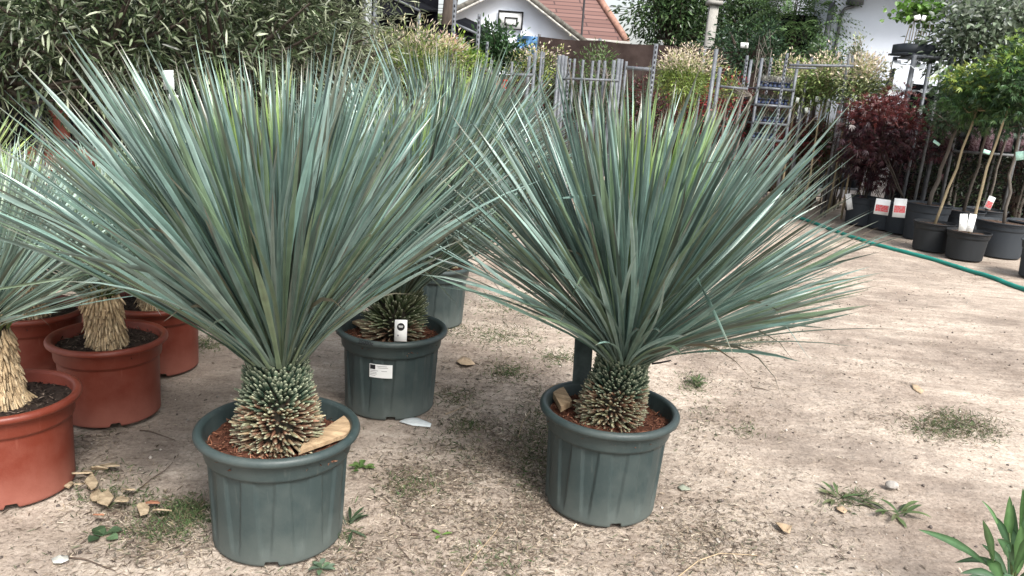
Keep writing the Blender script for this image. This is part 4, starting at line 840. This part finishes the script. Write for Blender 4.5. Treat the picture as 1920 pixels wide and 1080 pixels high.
# posts of the galvanised racks in the middle distance -------------------
POSTS = [(853, 0, 260, 9.0, 'tall perforated post left of the laurel'), (899, 26, 200, 9.6, 'perforated post in front of the laurel'), (914, 78, 200, 10.2, 'short post right of the perforated one by the laurel'), (878, 80, 180, 10.6, 'thin short post left of the laurel foot'),
         (1004, 98, 230, 9.8, 'post in front of the yellow-green shrub, right one'), (993, 105, 240, 9.8, 'post in front of the yellow-green shrub, left one'), (1016, 96, 200, 10.4, 'paired post right of the yellow-green shrub'), (1020, 98, 200, 10.6, 'second of the paired posts right of the yellow-green shrub'),
         (1049, 104, 200, 9.6, 'first of the thick post cluster left of the long rail'), (1056, 103, 200, 9.7, 'second of the thick post cluster left of the long rail'), (1062, 105, 200, 9.8, 'third of the thick post cluster left of the long rail'), (1069, 110, 160, 10.4, 'thin perforated rod left of centre rail'), (1078, 110, 160, 10.5, 'thin rod on the centre rail'), (1094, 112, 160, 10.5, 'single short rod on the long rail'),
         (1112, 114, 160, 10, 'short stake in the small green plants, first'), (1124, 113, 160, 10, 'short stake in the small green plants, second'), (1135, 114, 160, 10, 'short stake in the small green plants, third'),
         (1152, 113, 200, 9.8, 'post left in the cluster of four by the horizontal tube'), (1161, 110, 200, 9.8, 'second post in the cluster of four by the horizontal tube'), (1167, 111, 200, 9.9, 'third post in the cluster of four by the horizontal tube'), (1175, 115, 200, 9.9, 'last post in the cluster of four by the horizontal tube'),
         (1231, 82, 240, 9.0, 'tallest leaning-looking galvanised post left of the cream-tipped willow'), (1344, 92, 240, 9.4, 'galvanised post right of the cream-tipped willow'), (1351, 126, 240, 9.8, 'shorter post just right of the willow post'), (1323, 90, 160, 11, 'thin post behind the cream-tipped willow'),
         (1402, 104, 240, 11.2, 'perforated post left of the four-shelf rack'), (1447, 108, 240, 12.2, 'perforated post behind the four-shelf rack'), (1477, 100, 240, 11.0, 'perforated post right of the four-shelf rack'), (1523, 108, 300, 12.6, 'post before the left cream-tipped crown'), (1512, 150, 330, 12.4, 'dark green post through the standards'),
         (1594, 100, 330, 12, 'dark-topped post left of the variegated crown'), (1601, 104, 330, 12.1, 'post beside the dark-topped one'), (680, 0, 160, 9.4, 'thin post at the left end of the nursery racks'), (703, 0, 160, 9.8, 'second thin post at the left end of the nursery racks'), (1745, 120, 330, 11.2, 'heavy galvanised post left of the grey-leaved shrub'), (1765, 140, 430, 10.9, 'dark-stained post beside the grey trunk'), (1665, 150, 340, 12.4, 'back post of the fig rack')]
for x, yt, yb, Y, lab in POSTS:
    t_ = at(x, yt, Y); b = MB(); wd = .034 if Y < 9.9 else .024; dx = .0
    b.box([t_[0], Y, t_[2]/2], [wd/2, .003, t_[2]/2]); b.box([t_[0]-wd/2-.002, Y+.014, t_[2]/2], [.002, .014, t_[2]/2]); b.box([t_[0]+wd/2+.002, Y+.014, t_[2]/2], [.002, .014, t_[2]/2])
    root = empty('rack_post', (t_[0], Y, 0), lab, 'post', 'upright posts of the nursery racks'); b.build('post', M['galv' if 'dark' not in lab else 'steel_dark'], root)
    if 'perforated' in lab or 'tall' in lab:
        h_ = MB(); 
        for z in np.arange(.3, t_[2]-.03, .055): h_.box([t_[0], Y-.0045, z], [.007, .001, .014])
        h_.build('slots', M['blackp'], root)
def rail(label, x0, y0, x1, y1, Y, r=.016, Y2=None):
    b = MB(); b.tube([at(x0, y0, Y), at(x1, y1, Y2 or Y)], r, 8); tag(b.build('rack_rail', M['galv']), label, 'rail', 'horizontal rails of the nursery racks')
rail('long low rail joining the thick posts', 1046, 147, 1160, 151, 9.8); rail('horizontal tube joined to the tallest post', 1174, 127, 1228, 131, 9.2, .022); rail('short rail in front of the yellow-green shrub', 958, 140, 1000, 141, 9.7, .02)
rail('rail between the willow post and the four-shelf rack', 1350, 162, 1402, 167, 10); rail('upper rail above the cream-tipped crowns', 1480, 122, 1600, 124, 10.8, .018); rail('rail behind the left cream-tipped crown', 1476, 127, 1530, 128, 11.2, .012)
# red pots on a little shelf
sh = at(937, 168, 9.8); b = MB(); b.box([sh[0], 9.9, sh[2]], [.14, .12, .012]); b.bar([sh[0]-.13, 9.9, 0], [sh[0]-.13, 9.9, sh[2]+.35], .03); b.bar([sh[0]+.13, 9.9, 0], [sh[0]+.13, 9.9, sh[2]+.35], .03); tag(b.build('small_shelf', M['galv']), 'small shelf carrying two bright red pots', 'shelf')
for k, x in enumerate((930, 944)):
    p = at(x, 166, 9.8); rt = empty('red_pot', (p[0], 9.87, sh[2]+.013), 'bright red pot on the small shelf, %s one' % ['left', 'right'][k], 'pot', 'bright red pots'); pot_mesh(rt, (p[0], 9.87, sh[2]+.014), .045, .11, .75, mat('red_glaze%d' % k, (.50, .03, .02), .4), 'black', .1)
# shrubs of the middle distance ------------------------------------------
def shrub(label, px_, py_, Y, rx, rz, cols, seed, nl=2600, L=.06, W=.016, tips=None, tipf=0, up=.5, name='shrub', group='shrubs in the middle distance', cat='shrub', nclump=50, ry=None, base=None, **kw):
    c = at(px_, py_, Y); return bush(name, label, cat, (c[0], Y, 0), c, (rx, ry or rx*.8, rz), nl, L, W, cols, nclump, .25, .02, up, group, kw.pop('kind', 'leaf'), tips, tipf, seed, kw.pop('barkm', 'greybark'), stems=3, **kw)
shrub('feathery yellow-green bamboo-like shrub behind the middle yuccas', 768, 112, 8.6, .44, .28, [(.17, .25, .05), (.24, .32, .08), (.10, .17, .04), (.28, .33, .14)], 61, 5200, .085, .013, TIP, .35, .7)
shrub('small pink-tipped pale shrub right of the feathery one', 840, 100, 8.9, .16, .20, [(.22, .26, .09), (.30, .32, .14)], 62, 900, .055, .016, [(.62, .38, .34), (.6, .5, .3)], 1.2, .7)
shrub('bright yellow-green bush at the foot of the perforated posts', 872, 120, 9.3, .24, .26, [(.18, .28, .04), (.26, .36, .06), (.08, .16, .03)], 63, 1500, .05, .025)
shrub('dark glossy laurel with a rounded crown before the white house', 934, 92, 11, .36, .24, [(.030, .070, .028), (.045, .095, .035), (.06, .12, .045), (.022, .05, .02)], 64, 2400, .085, .034)
shrub('yellow and green mottled shrub behind the paired posts', 1003, 125, 10.8, .36, .22, [(.22, .28, .05), (.10, .16, .04), (.30, .34, .10), (.05, .09, .03)], 65, 2100, .05, .022, TIP, .4)
shrub('small upright green plants left of the horizontal tube', 1122, 125, 11, .30, .24, [(.07, .12, .04), (.10, .16, .05)], 66, 900, .06, .02)
shrub('tiny yellow-leaved plant right of the willow post', 1368, 160, 11, .13, .20, [(.26, .30, .08), (.12, .18, .05)], 67, 350, .05, .018)
for k, (x, y, lab, cols) in enumerate([(1075, 200, 'low dark green shrub behind the two front crowns, left part', [(.03, .055, .022), (.05, .08, .03)]), (1140, 205, 'low dark green shrub under the long rail', [(.03, .055, .022), (.045, .07, .03)]),
        (1230, 205, 'dusky reddish-green shrub under the tallest post', [(.05, .05, .03), (.10, .03, .03)]), (1290, 205, 'red-leaved photinia left under the willow', [(.20, .03, .03), (.30, .04, .045), (.06, .06, .03)]), (1350, 205, 'red-leaved photinia right under the willow', [(.22, .03, .03), (.32, .045, .05), (.05, .06, .03)]), (1395, 225, 'bronze shrub at the foot of the four-shelf rack', [(.09, .04, .03), (.06, .06, .03)]),
        (980, 170, 'dark red-leaved shrub behind the bright red pots', [(.10, .02, .025), (.05, .05, .03)]), (1040, 175, 'dark green shrub left under the thick posts', [(.03, .05, .02), (.05, .07, .03)])]):
    shrub(lab, x, y, 12.0+.3*(k % 2), .48, .42, cols, 70+k, 1700, .07, .028)
shrub('bronze-red low maple right of the lone yucca tips', 1478, 262, 12.8, .45, .38, [(.11, .025, .025), (.07, .05, .03), (.16, .03, .03)], 80, 1500, .075, .012, kind='palm')
shrub('green and red low maple under the canes', 1530, 275, 12.9, .42, .34, [(.10, .03, .025), (.07, .10, .035), (.05, .08, .03)], 81, 1200, .075, .012, kind='palm')
shrub('yellow-green grassy bamboo under the canes', 1578, 275, 13, .34, .42, [(.18, .19, .05), (.11, .14, .04)], 82, 1500, .11, .010)
# grey-leaved shrub and dark mass upper right
shrub('silvery grey-leaved tall shrub at the upper right edge', 1850, 55, 11.6, .78, .74, [(.15, .20, .13), (.20, .26, .17), (.09, .13, .075), (.30, .35, .27)], 83, 4600, .10, .062, [(.34, .38, .33)], .4, .2, nclump=90)
shrub('silvery grey-leaved tall shrub partly outside the right edge', 1990, 80, 11.8, .8, .8, [(.16, .20, .15), (.22, .26, .20), (.10, .135, .09)], 84, 1800, .10, .062)
# black sheet standing in for deep shade at right, dark shrubs added with it
def sheetwall(label, x0, x1, Y0, Y1, ztop, m, posts=5, name='shade_backdrop', z0=0.02):
    A = np.array([x0, Y0]); B = np.array([x1, Y1]); root = empty(name, (*(A+B)/2, 0), label, 'fence')
    n = 60; t = np.linspace(0, 1, n); d = (B-A)/np.linalg.norm(B-A); nn_ = np.array([-d[1], d[0]]); V = []
    for z in np.linspace(z0, 1, 7):
        for i in range(n): q = A+(B-A)*t[i]+nn_*float(vnoise(t[i]*30, z*3))*.07; V.append([q[0], q[1], z*ztop*(1-.010*abs(math.sin(t[i]*posts*3.14)))])
    Q = [[j*n+i, j*n+i+1, (j+1)*n+i+1, (j+1)*n+i] for j in range(6) for i in range(n-1)]; mesh('net', V, [Q], m, root, smooth=True)
    for k in range(posts+1): q = A+(B-A)*k/posts+nn_*.12; p = MB(); p.bar([q[0], q[1], 0], [q[0], q[1], ztop+.05], .06); p.build('post', M['steel_dark'], root)
    return root
sheetwall('black sheet standing in for shade behind the black pots and the dark rack at right', 6.6, 15, 13.6, 12.2, 2.2, M['net'], 5)
sheetwall('black sheet standing in for shade behind the olive trees at left', -9.5, -1.9, 7.6, 8.9, 3.2, M['net'], 5)  # black backdrop stands in for the low light under the olives
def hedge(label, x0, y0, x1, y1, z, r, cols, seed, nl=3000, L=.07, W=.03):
    c = np.array([(x0+x1)/2, (y0+y1)/2, z]); return bush('shrub', label, 'shrub', (c[0], c[1], 0), c, (abs(x1-x0)/2, r, z*.85), nl, L, W, cols, 70, .25, .03, .4, 'dark shrubs added as shade behind the stock', 'leaf', None, 0, seed, 'bark', stems=3)  # shrubs added to carry the deep darkness behind the stock
hedge('dark shrub added as deep shade behind the grey trunk', 5.9, 11.9, 7.4, 11.9, .9, .5, [(.02, .035, .018), (.03, .05, .02)], 90)
hedge('dark shrub added as deep shade behind the white cards', 7.1, 12, 8.8, 12, .9, .5, [(.02, .035, .018), (.03, .05, .02), (.05, .02, .02)], 91)
hedge('dark shrub added as deep shade at the right edge behind the wide pot', 8.3, 12, 10.2, 12, .9, .5, [(.02, .035, .018), (.03, .05, .02)], 92)
# brown screen fence ------------------------------------------------------
f0 = at(1010, 70, 16); f1 = at(1580, 104, 15.2)
fr = sheetwall('brown woven screen fence running behind the racks', f0[0], f1[0]+1.5, 16, 15.2, f0[2]+.02, M['screen'], 6, 'screen_fence')
sheetwall('dark screen fence continuing behind the laurel and canopies', -7, f0[0]-.25, 17.2, 16.6, 1.9, M['screen'], 5, 'screen_fence')
# white house at the back -------------------------------------------------
YH = 22.
def hp(x, y, dy=0): return at(x, y, YH+dy)
root = empty('white_house', (hp(1000, 70)[0], YH, 0), 'white gabled house with a mossy roof edge beyond the brown fence', 'house')
pk = hp(985, -22); le = hp(800, 58); re_ = hp(1082, 75); dpt = np.array([0, 7., 0])
le[2] = min(le[2], re_[2]+.0); base = [[le[0], YH, 0], [re_[0], YH, 0]]
le = np.array([le[0], YH, re_[2]]); pk = np.array([(le[0]+re_[0])/2+.15, YH, pk[2]])
V = np.array([[le[0], YH, 0], [re_[0], YH, 0], re_, pk, le]); V2 = V+dpt; b = MB()
b.add(np.vstack([V, V2]), [[0, 1, 2, 4], [6, 5, 9, 7], [1, 6, 7, 2], [5, 0, 4, 9]], [[4, 2, 3], [7, 9, 8]]); b.build('wall', M['housewall'], root)
def slope(name, a, c, over, th, m, fw=.35, root=root, dep=7., ext=.45):
    d = nrm(c-a); n_ = nrm(np.cross(d, [0, 1., 0])); n_ = n_*(1 if n_[2] > 0 else -1); A = a-d*ext; C_ = c+d*0.02; F_ = np.array([0, -fw, 0]); B_ = np.array([0, dep, 0]); L_ = np.linalg.norm(C_-A)
    q = [A+F_+n_*.02, C_+F_+n_*.02, C_+B_+n_*.02, A+B_+n_*.02]; V = np.array(q+[p+n_*th for p in q]); uvs = [(0, 0), (0, L_), (dep+fw, L_), (dep+fw, 0)]*2
    mesh(name, V, [[[0, 3, 2, 1], [4, 5, 6, 7], [0, 1, 5, 4], [1, 2, 6, 5], [2, 3, 7, 6], [3, 0, 4, 7]]], m, root, uv=uvs)
slope('roof', le, pk, .3, .12, M['greytiles']); slope('roof', re_, pk, .3, .12, M['greytiles'])
d = nrm(pk-re_); b = MB(); b.bar(re_-d*.5+[0, -.37, -.03], pk+[0, -.37, -.03], .05, .12); b.bar(le-nrm(pk-le)*.5+[0, -.37, -.03], pk+[0, -.37, -.03], .05, .12); b.build('bargeboard', mat('peeling_board', (.42, .41, .38), .8, .5, 8), root)
# basketball board on the gable wall
bc = hp(957, 38, -.12); w2, h2 = hp(981, 38)[0]-hp(934, 38)[0], 0; W_ = w2/2; H_ = (hp(957, 21)[2]-hp(957, 56)[2])/2
rb_ = empty('basketball_board', (bc[0], YH-.1, bc[2]-H_), 'white basketball backboard with black outline on the gable wall', 'basketball board')
b = MB(); b.box([bc[0], YH-.08, bc[2]], [W_, .02, H_]); b.build('board', M['white'], rb_)
def frame(cx, cz, w_, h_, t, Y, nm, m):
    b = MB(); b.box([cx, Y, cz+h_-t/2], [w_, .012, t/2]); b.box([cx, Y, cz-h_+t/2], [w_, .012, t/2]); b.box([cx-w_+t/2, Y, cz], [t/2, .012, h_-t]); b.box([cx+w_-t/2, Y, cz], [t/2, .012, h_-t]); b.build(nm, m, rb_)
frame(bc[0], bc[2], W_, H_, .035, YH-.115, 'outline', M['blackp']); frame(bc[0]+.02, bc[2]-H_*.12, W_*.52, H_*.46, .03, YH-.115, 'target_square', M['blackp'])
# blue tarp
tp0 = hp(970, 66, -.6); tp1 = hp(1009, 100, -.6); V = []; n = 14
for j in range(8):
    for i in range(n): V.append([tp0[0]+(tp1[0]-tp0[0])*i/(n-1), YH-.6+float(vnoise(i*.9, j*.7+3))*.25, tp0[2]+(tp1[2]-.3-tp0[2])*j/7])
b = MB(); b.add(V, [[j*n+i, j*n+i+1, (j+1)*n+i+1, (j+1)*n+i] for j in range(7) for i in range(n-1)]); tag(b.build('blue_tarp', M['tarp'], smooth=True), 'blue tarpaulin hanging under the gable next to the brown fence', 'tarpaulin')
# tiled house behind
YT = 27.; root2 = empty('tiled_house', (at(1080, 70, YT)[0], YT, 0), 'house with a steep red clay tile roof behind the white gable', 'house')
e0 = at(1030, 72, YT); e1 = at(1175, 78, YT); e0[2] = e1[2]; t0 = at(980, -75, YT+4.5); t1 = at(1075, -75, YT+4.5); t0[2] = t1[2]; e0[0] -= .5
b = MB(); b.box([(e0[0]+e1[0])/2, YT+4.5, e1[2]/2-.05], [(e1[0]-e0[0])/2-.3, 4.3, e1[2]/2-.05]); b.build('wall', M['housewall'], root2)
L_ = np.linalg.norm(t1-e1); V = np.array([e0, e1, t1, [t1[0]-1.5, t0[1], t0[2]]]); b = mesh('roof', V, [[[0, 1, 2, 3]]], M['tiles'], root2, uv=[(0, 0), (e1[0]-e0[0], 0), (e1[0]-e0[0]-1, L_), (0, L_)])
e2 = e1+[0, 9, 0]; mesh('roof', np.array([e1, e2, t1]), [[[0, 1, 2]]], M['tiles'], root2, uv=[(0, 0), (9, 0), (4.5, L_)])
b = MB(); b.tube([e1+[0, -.02, .03], t1+[0, -.02, .05]], .11, 8); b.build('hip_tiles', mat('ridge_tiles', (.30, .17, .13), .85, .4, 6), root2)
b = MB(); b.bar(e0+[0, -.1, -.06], e1+[.1, -.1, -.06], .12, .1); b.build('gutter', M['concrete'], root2)
ant = at(1094, 60, 24); b = MB(); b.tube([[ant[0], 24, 0], at(1098, -30, 24)], .03, 6); tag(b.build('antenna_mast', M['blackp']), 'thin dark mast standing before the red tile roof', 'mast')
# wires
for k, (y0, y1) in enumerate(((5, 10), (12, 18), (18, 22))):
    b = MB(); A = at(740, y0, 30); B = at(890, y1, 30); C_ = at(1110, y1+2, 32); D_ = at(1500, y1+14, 34); b.tube([A-[8, 0, -.4], A, B, C_, D_, D_+[8, 0, .3]], .012, 4); tag(b.build('overhead_wire', M['steel_dark']), 'thin overhead wire against the white sky, %s of three' % ['topmost', 'middle', 'lowest'][k], 'wire')
# canopies at upper left
def canopy(label, L_, Y, D, posts, fas):
    a, c, th = at(*L_[0], Y), at(*L_[1], Y), .05; root = empty('canopy', ((a[0]+c[0])/2, Y, 0), label, 'canopy')
    V = np.array([a, c, c+[0, D, .25], a+[0, D, .25]]); V = np.vstack([V, V+[0, 0, th]]); b = MB(); b.add(V, [[0, 3, 2, 1], [4, 5, 6, 7], [0, 1, 5, 4], [1, 2, 6, 5], [2, 3, 7, 6], [3, 0, 4, 7]]); b.build('roof', M['awning'], root)
    b = MB(); b.bar(a+[0, -.04, .02], c+[0, -.04, .02], .04, .07); b.build('edge_trim', M['galv'], root)
    for x in posts: b = MB(); p = a*(1-x)+c*x; b.bar([p[0], Y+.1, 0], [p[0], Y+.1, p[2]-.01], .05); b.build('post', M['galv'], root)
    q = np.array([at(x, y, Y-.06) for x, y in fas]); k_ = len(q); b = MB(); b.add(np.vstack([q, q+[0, .04, 0]]), [[i, (i+1) % k_, k_+(i+1) % k_, k_+i] for i in range(k_)], [[0, i, i+1] for i in range(1, k_-1)]+[[k_, k_+i+1, k_+i] for i in range(1, k_-1)]); b.build('fascia', M['awning'], root)
    b = MB(); b.box([(a[0]+c[0])/2, Y+D, (a[2]+.1)/2], [abs(c[0]-a[0])/2, .02, (a[2]+.1)/2]); b.build('back_panel', M['awning'], root)
canopy('black roofed canopy at the top left of the sky gap', [(640, -45), (787, 23)], 13, 2.5, (.45, .98), [(706, -22), (706, 28), (748, 28), (787, 26)])
canopy('lower black canopy behind the pink-tipped shrub', [(850, 46), (905, 71)], 12.5, 2.2, (.05, .95), [(792, 45), (815, 64), (850, 69), (908, 75), (905, 71), (852, 47)])
# trees -------------------------------------------------------------------
def tree(label, base, crown_px, Y, rad, cols, seed, nl, L, W, kind='leaf', tr=.12, name='tree', nclump=90, barkm='bark', group='trees beyond the fence', **kw):
    c = at(*crown_px, Y); return bush(name, label, 'tree', (c[0] if base is None else base, Y, 0), c, rad, nl, L, W, cols, nclump, .16, tr, .0, group, kind, None, 0, seed, barkm, **kw)
WG = [(.045, .085, .032), (.065, .115, .042), (.09, .15, .055), (.03, .06, .025)]
tree('broad round-crowned green tree right of the tiled roof', None, (1268, 22), 18.5, (1.0, 1.0, 1.3), WG, 101, 9000, .12, .055, nclump=120)
tree('darker green tree filling the gap right of the concrete pole', None, (1395, 28), 19, (1.15, 1.1, 1.35), WG, 102, 7600, .12, .05, nclump=110)
tree('green tree with drooping feather leaves beside the white building', None, (1490, 35), 15.6, (.62, .6, 1.0), [(.055, .11, .04), (.08, .15, .05), (.12, .20, .07)], 103, 520, .085, .028, 'pinnate', .05, nclump=26)
tree('low leafy tree in front of the fence right of centre', None, (1405, 95), 14.4, (.75, .6, .45), [(.025, .055, .028), (.04, .08, .035)], 104, 1500, .10, .04, nclump=40, tr=.05)
tree('sapling leaves over the fence by the white building', None, (1545, 104), 13.2, (.5, .4, .22), WG, 105, 700, .08, .04, nclump=26, tr=.03)
tree('bare-trunked tall tree in the sky gap by the canopies', at(848, 40, 15)[0], (868, -230), 15, (1.6, 1.4, 1.2), WG, 106, 1200, .10, .05, nclump=40, tr=.17, limbs=True)
tree('pale green far tree under the first canopy', None, (808, 42), 20, (.35, .4, .18), [(.14, .22, .06), (.20, .28, .08)], 107, 350, .10, .05, nclump=30)
b = MB(); pp = at(1331, 85, 17); pt = at(1343, 10, 17); b.bar([pp[0], 17, 0], [pt[0]-.05, 17, pt[2]], .18, .18); b.box([pt[0]-.05, 17, pt[2]+.04], [.15, .15, .04]); tag(b.build('concrete_pole', M['concrete']), 'square concrete pillar with a cap among the trees', 'pillar')
label_card('small pale sign board hanging in front of the trees', 1396, 85, 14, .14, .09, M['white'], 0, name='sign', cat='sign')
for k, (x, t) in enumerate(((1417, 'left'), (1440, 'right'))):
    rr = np.random.RandomState(k); b = MB(); p = at(x, 100, 12.6); b.tube([[p[0], 12.6, 0], [p[0]+.03, 12.6, 1.5], [p[0]+.05, 12.6, 2.5]], [.015, .012, .006], 5)
    for q in range(8): z = 1.8+q*.1; b.tube([[p[0]+.03, 12.6, z], [p[0]+.03+rr.uniform(-.25, .3), 12.6, z+.3]], [.006, .002], 4)
    tag(b.build('bare_sapling', M['greybark']), 'bare thin sapling above the four-shelf rack, %s one' % t, 'sapling')
# olive trees at left ------------------------------------------------------
OL = [(.04, .065, .028), (.06, .085, .038), (.12, .155, .08), (.028, .045, .02), (.22, .26, .165), (.38, .42, .30), (.05, .075, .03), (.035, .055, .025)]  # palest tones paint in leaf highlights, darkened ones the shade inside the crowns
def olive(label, cpx, Y, rad, seed, nl, cols=OL, tr=.05, L=.10, W=.022, **kw): return tree(label, None, cpx, Y, rad, cols, seed, nl, L, W, tr=tr, name='olive_tree', group='olive trees at the left', **kw)
olive('olive tree hanging over the terracotta pots at far left', (-20, 55), 5.6, (1.0, .8, .62), 111, 4300, W=.021)
olive('dense olive tree top left behind the largest yucca', (190, 30), 5.9, (1.05, .8, .66), 112, 4600, W=.023, nclump=85)
olive('olive tree with drooping pale shoots above the largest yucca', (420, 40), 6.3, (.95, .8, .72), 113, 5200, W=.019, nclump=95)
olive('fine grey-leaved olive tree left of the black canopy', (600, 55), 6.9, (.85, .7, .68), 114, 7000, L=.09, W=.013, cols=[(.14, .17, .10), (.19, .22, .14), (.09, .115, .06), (.26, .28, .19)], nclump=110)
olive('unseen shading olive crown added above the frame at far left', (120, -190), 6.2, (1.8, 1.1, .7), 115, 5500)  # this crown and the next are out of view, added to block skylight
olive('unseen shading olive crown added above the frame left of centre', (460, -170), 6.8, (1.5, 1.1, .65), 116, 4500)
# post, block and red pots at far left
px0 = at(75, 268, 5.6); root = empty('metal_stand', (px0[0], 5.6, 0), 'grey metal post on red blocks at the far left', 'stand'); tpz = at(75, 178, 5.6)[2]
b = MB(); b.bar([px0[0], 5.6, 0], [px0[0], 5.6, tpz], .05, .03); b.build('post', M['galv'], root); b = MB(); b.box([px0[0]+.11, 5.62, at(90, 265, 5.6)[2]], [.13, .1, .012]); b.build('bracket', M['galv'], root)
zb = at(90, 275, 5.6)[2]; 
for k in range(3): b = MB(); b.box([px0[0]+.10+.01*k, 5.72, zb-.11-.2*k], [.20, .12, .095]); tag(b.build('brick_block', M['brick']), 'red clay block in the stack at the far left, %s one' % ['top', 'second', 'third'][k], 'block', 'stacked red blocks')
b = MB(); b.box([px0[0]+.12, 5.72, (zb-.6)/2], [.2, .12, (zb-.6)/2-.01]); tag(b.build('block_base', M['concrete']), 'grey block base under the red blocks at the far left', 'block')
rt = empty('terracotta_pot', (px0[0]+.16, 5.62, zb+.02), 'narrow terracotta pot on the metal bracket at far left', 'pot'); pot_mesh(rt, (px0[0]+.15, 5.63, at(90, 262, 5.6)[2]+.014), .075, .20, .7, M['redpot'], 'black', .17)
label_card('large white card hanging in the olive branches', 316, 150, 5.0, .07, .12, M['paper'], .1); label_card('lower white card hanging in the olive branches', 325, 183, 5.0, .06, .04, M['paper'], -.1)
# green bank behind the stand
n = 7000; P = np.stack([rs.uniform(-11, -3.9, n), rs.uniform(7.5, 13, n), 0*np.zeros(n)], -1); P[:, 2] = .0+(P[:, 1]-7.5)*.16*rs.rand(n)
V, Q, CC = leafquads(P, nrm(rs.randn(n, 3)*.5+[0, 0, 1]), rs.randn(n, 3), .16, .02, pal(n, [(.08, .13, .04), (.11, .17, .05), (.16, .20, .08)])); o = mesh('tall_grass', V, [Q], M['leaf'], colr=CC); o['kind'] = 'stuff'
# white building right ------------------------------------------------------
YB = 15.2; e = at(1541, 98, YB); e2 = at(1990, 98, YB); tz2 = at(1760, -60, YB)[2]
root = empty('white_building', ((e[0]+e2[0])/2+1.5, YB+3, 0), 'plain white rendered building behind the racks at right', 'building')
b = MB(); b.box([(e[0]+e2[0])/2+1.5, YB+3, tz2/2], [(e2[0]-e[0])/2+1.5, 3, tz2/2]); b.build('wall', M['housewall'], root)
eav = at(1760, 2, YB)[2]
b = MB(); b.box([(e[0]+e2[0])/2+1.5, YB+2.6, max(eav, 3.2)+.35], [(e2[0]-e[0])/2+2.0, 3.5, .07]); b.build('roof', M['concrete'], root)
b = MB(); x = at(1553, 60, YB-.15)[0]; b.tube([[x, YB-.10, 0], [x, YB-.10, 3.6]], .055, 10); b.build('downpipe', M['galv'], root)
b = MB(); x = at(1573, 60, YB-.1)[0]; zz = at(1590, 12, YB)[2]; b.tube([[x, YB-.06, 0], [x, YB-.06, zz-.15], [x+.05, YB-.06, zz-.05], [x+.2, YB-.06, zz]], .03, 8); b.box([x+.2, YB-.1, zz+.12], [.13, .08, .1]); b.build('cable_box', M['steel_dark'], root)
b = MB(); b.box([e[0]-.35, YB+.9, 1.7], [.30, .5, 1.7]); tag(b.build('side_wing', M['awning']), 'dark corner structure at the left end of the white building', 'shed')
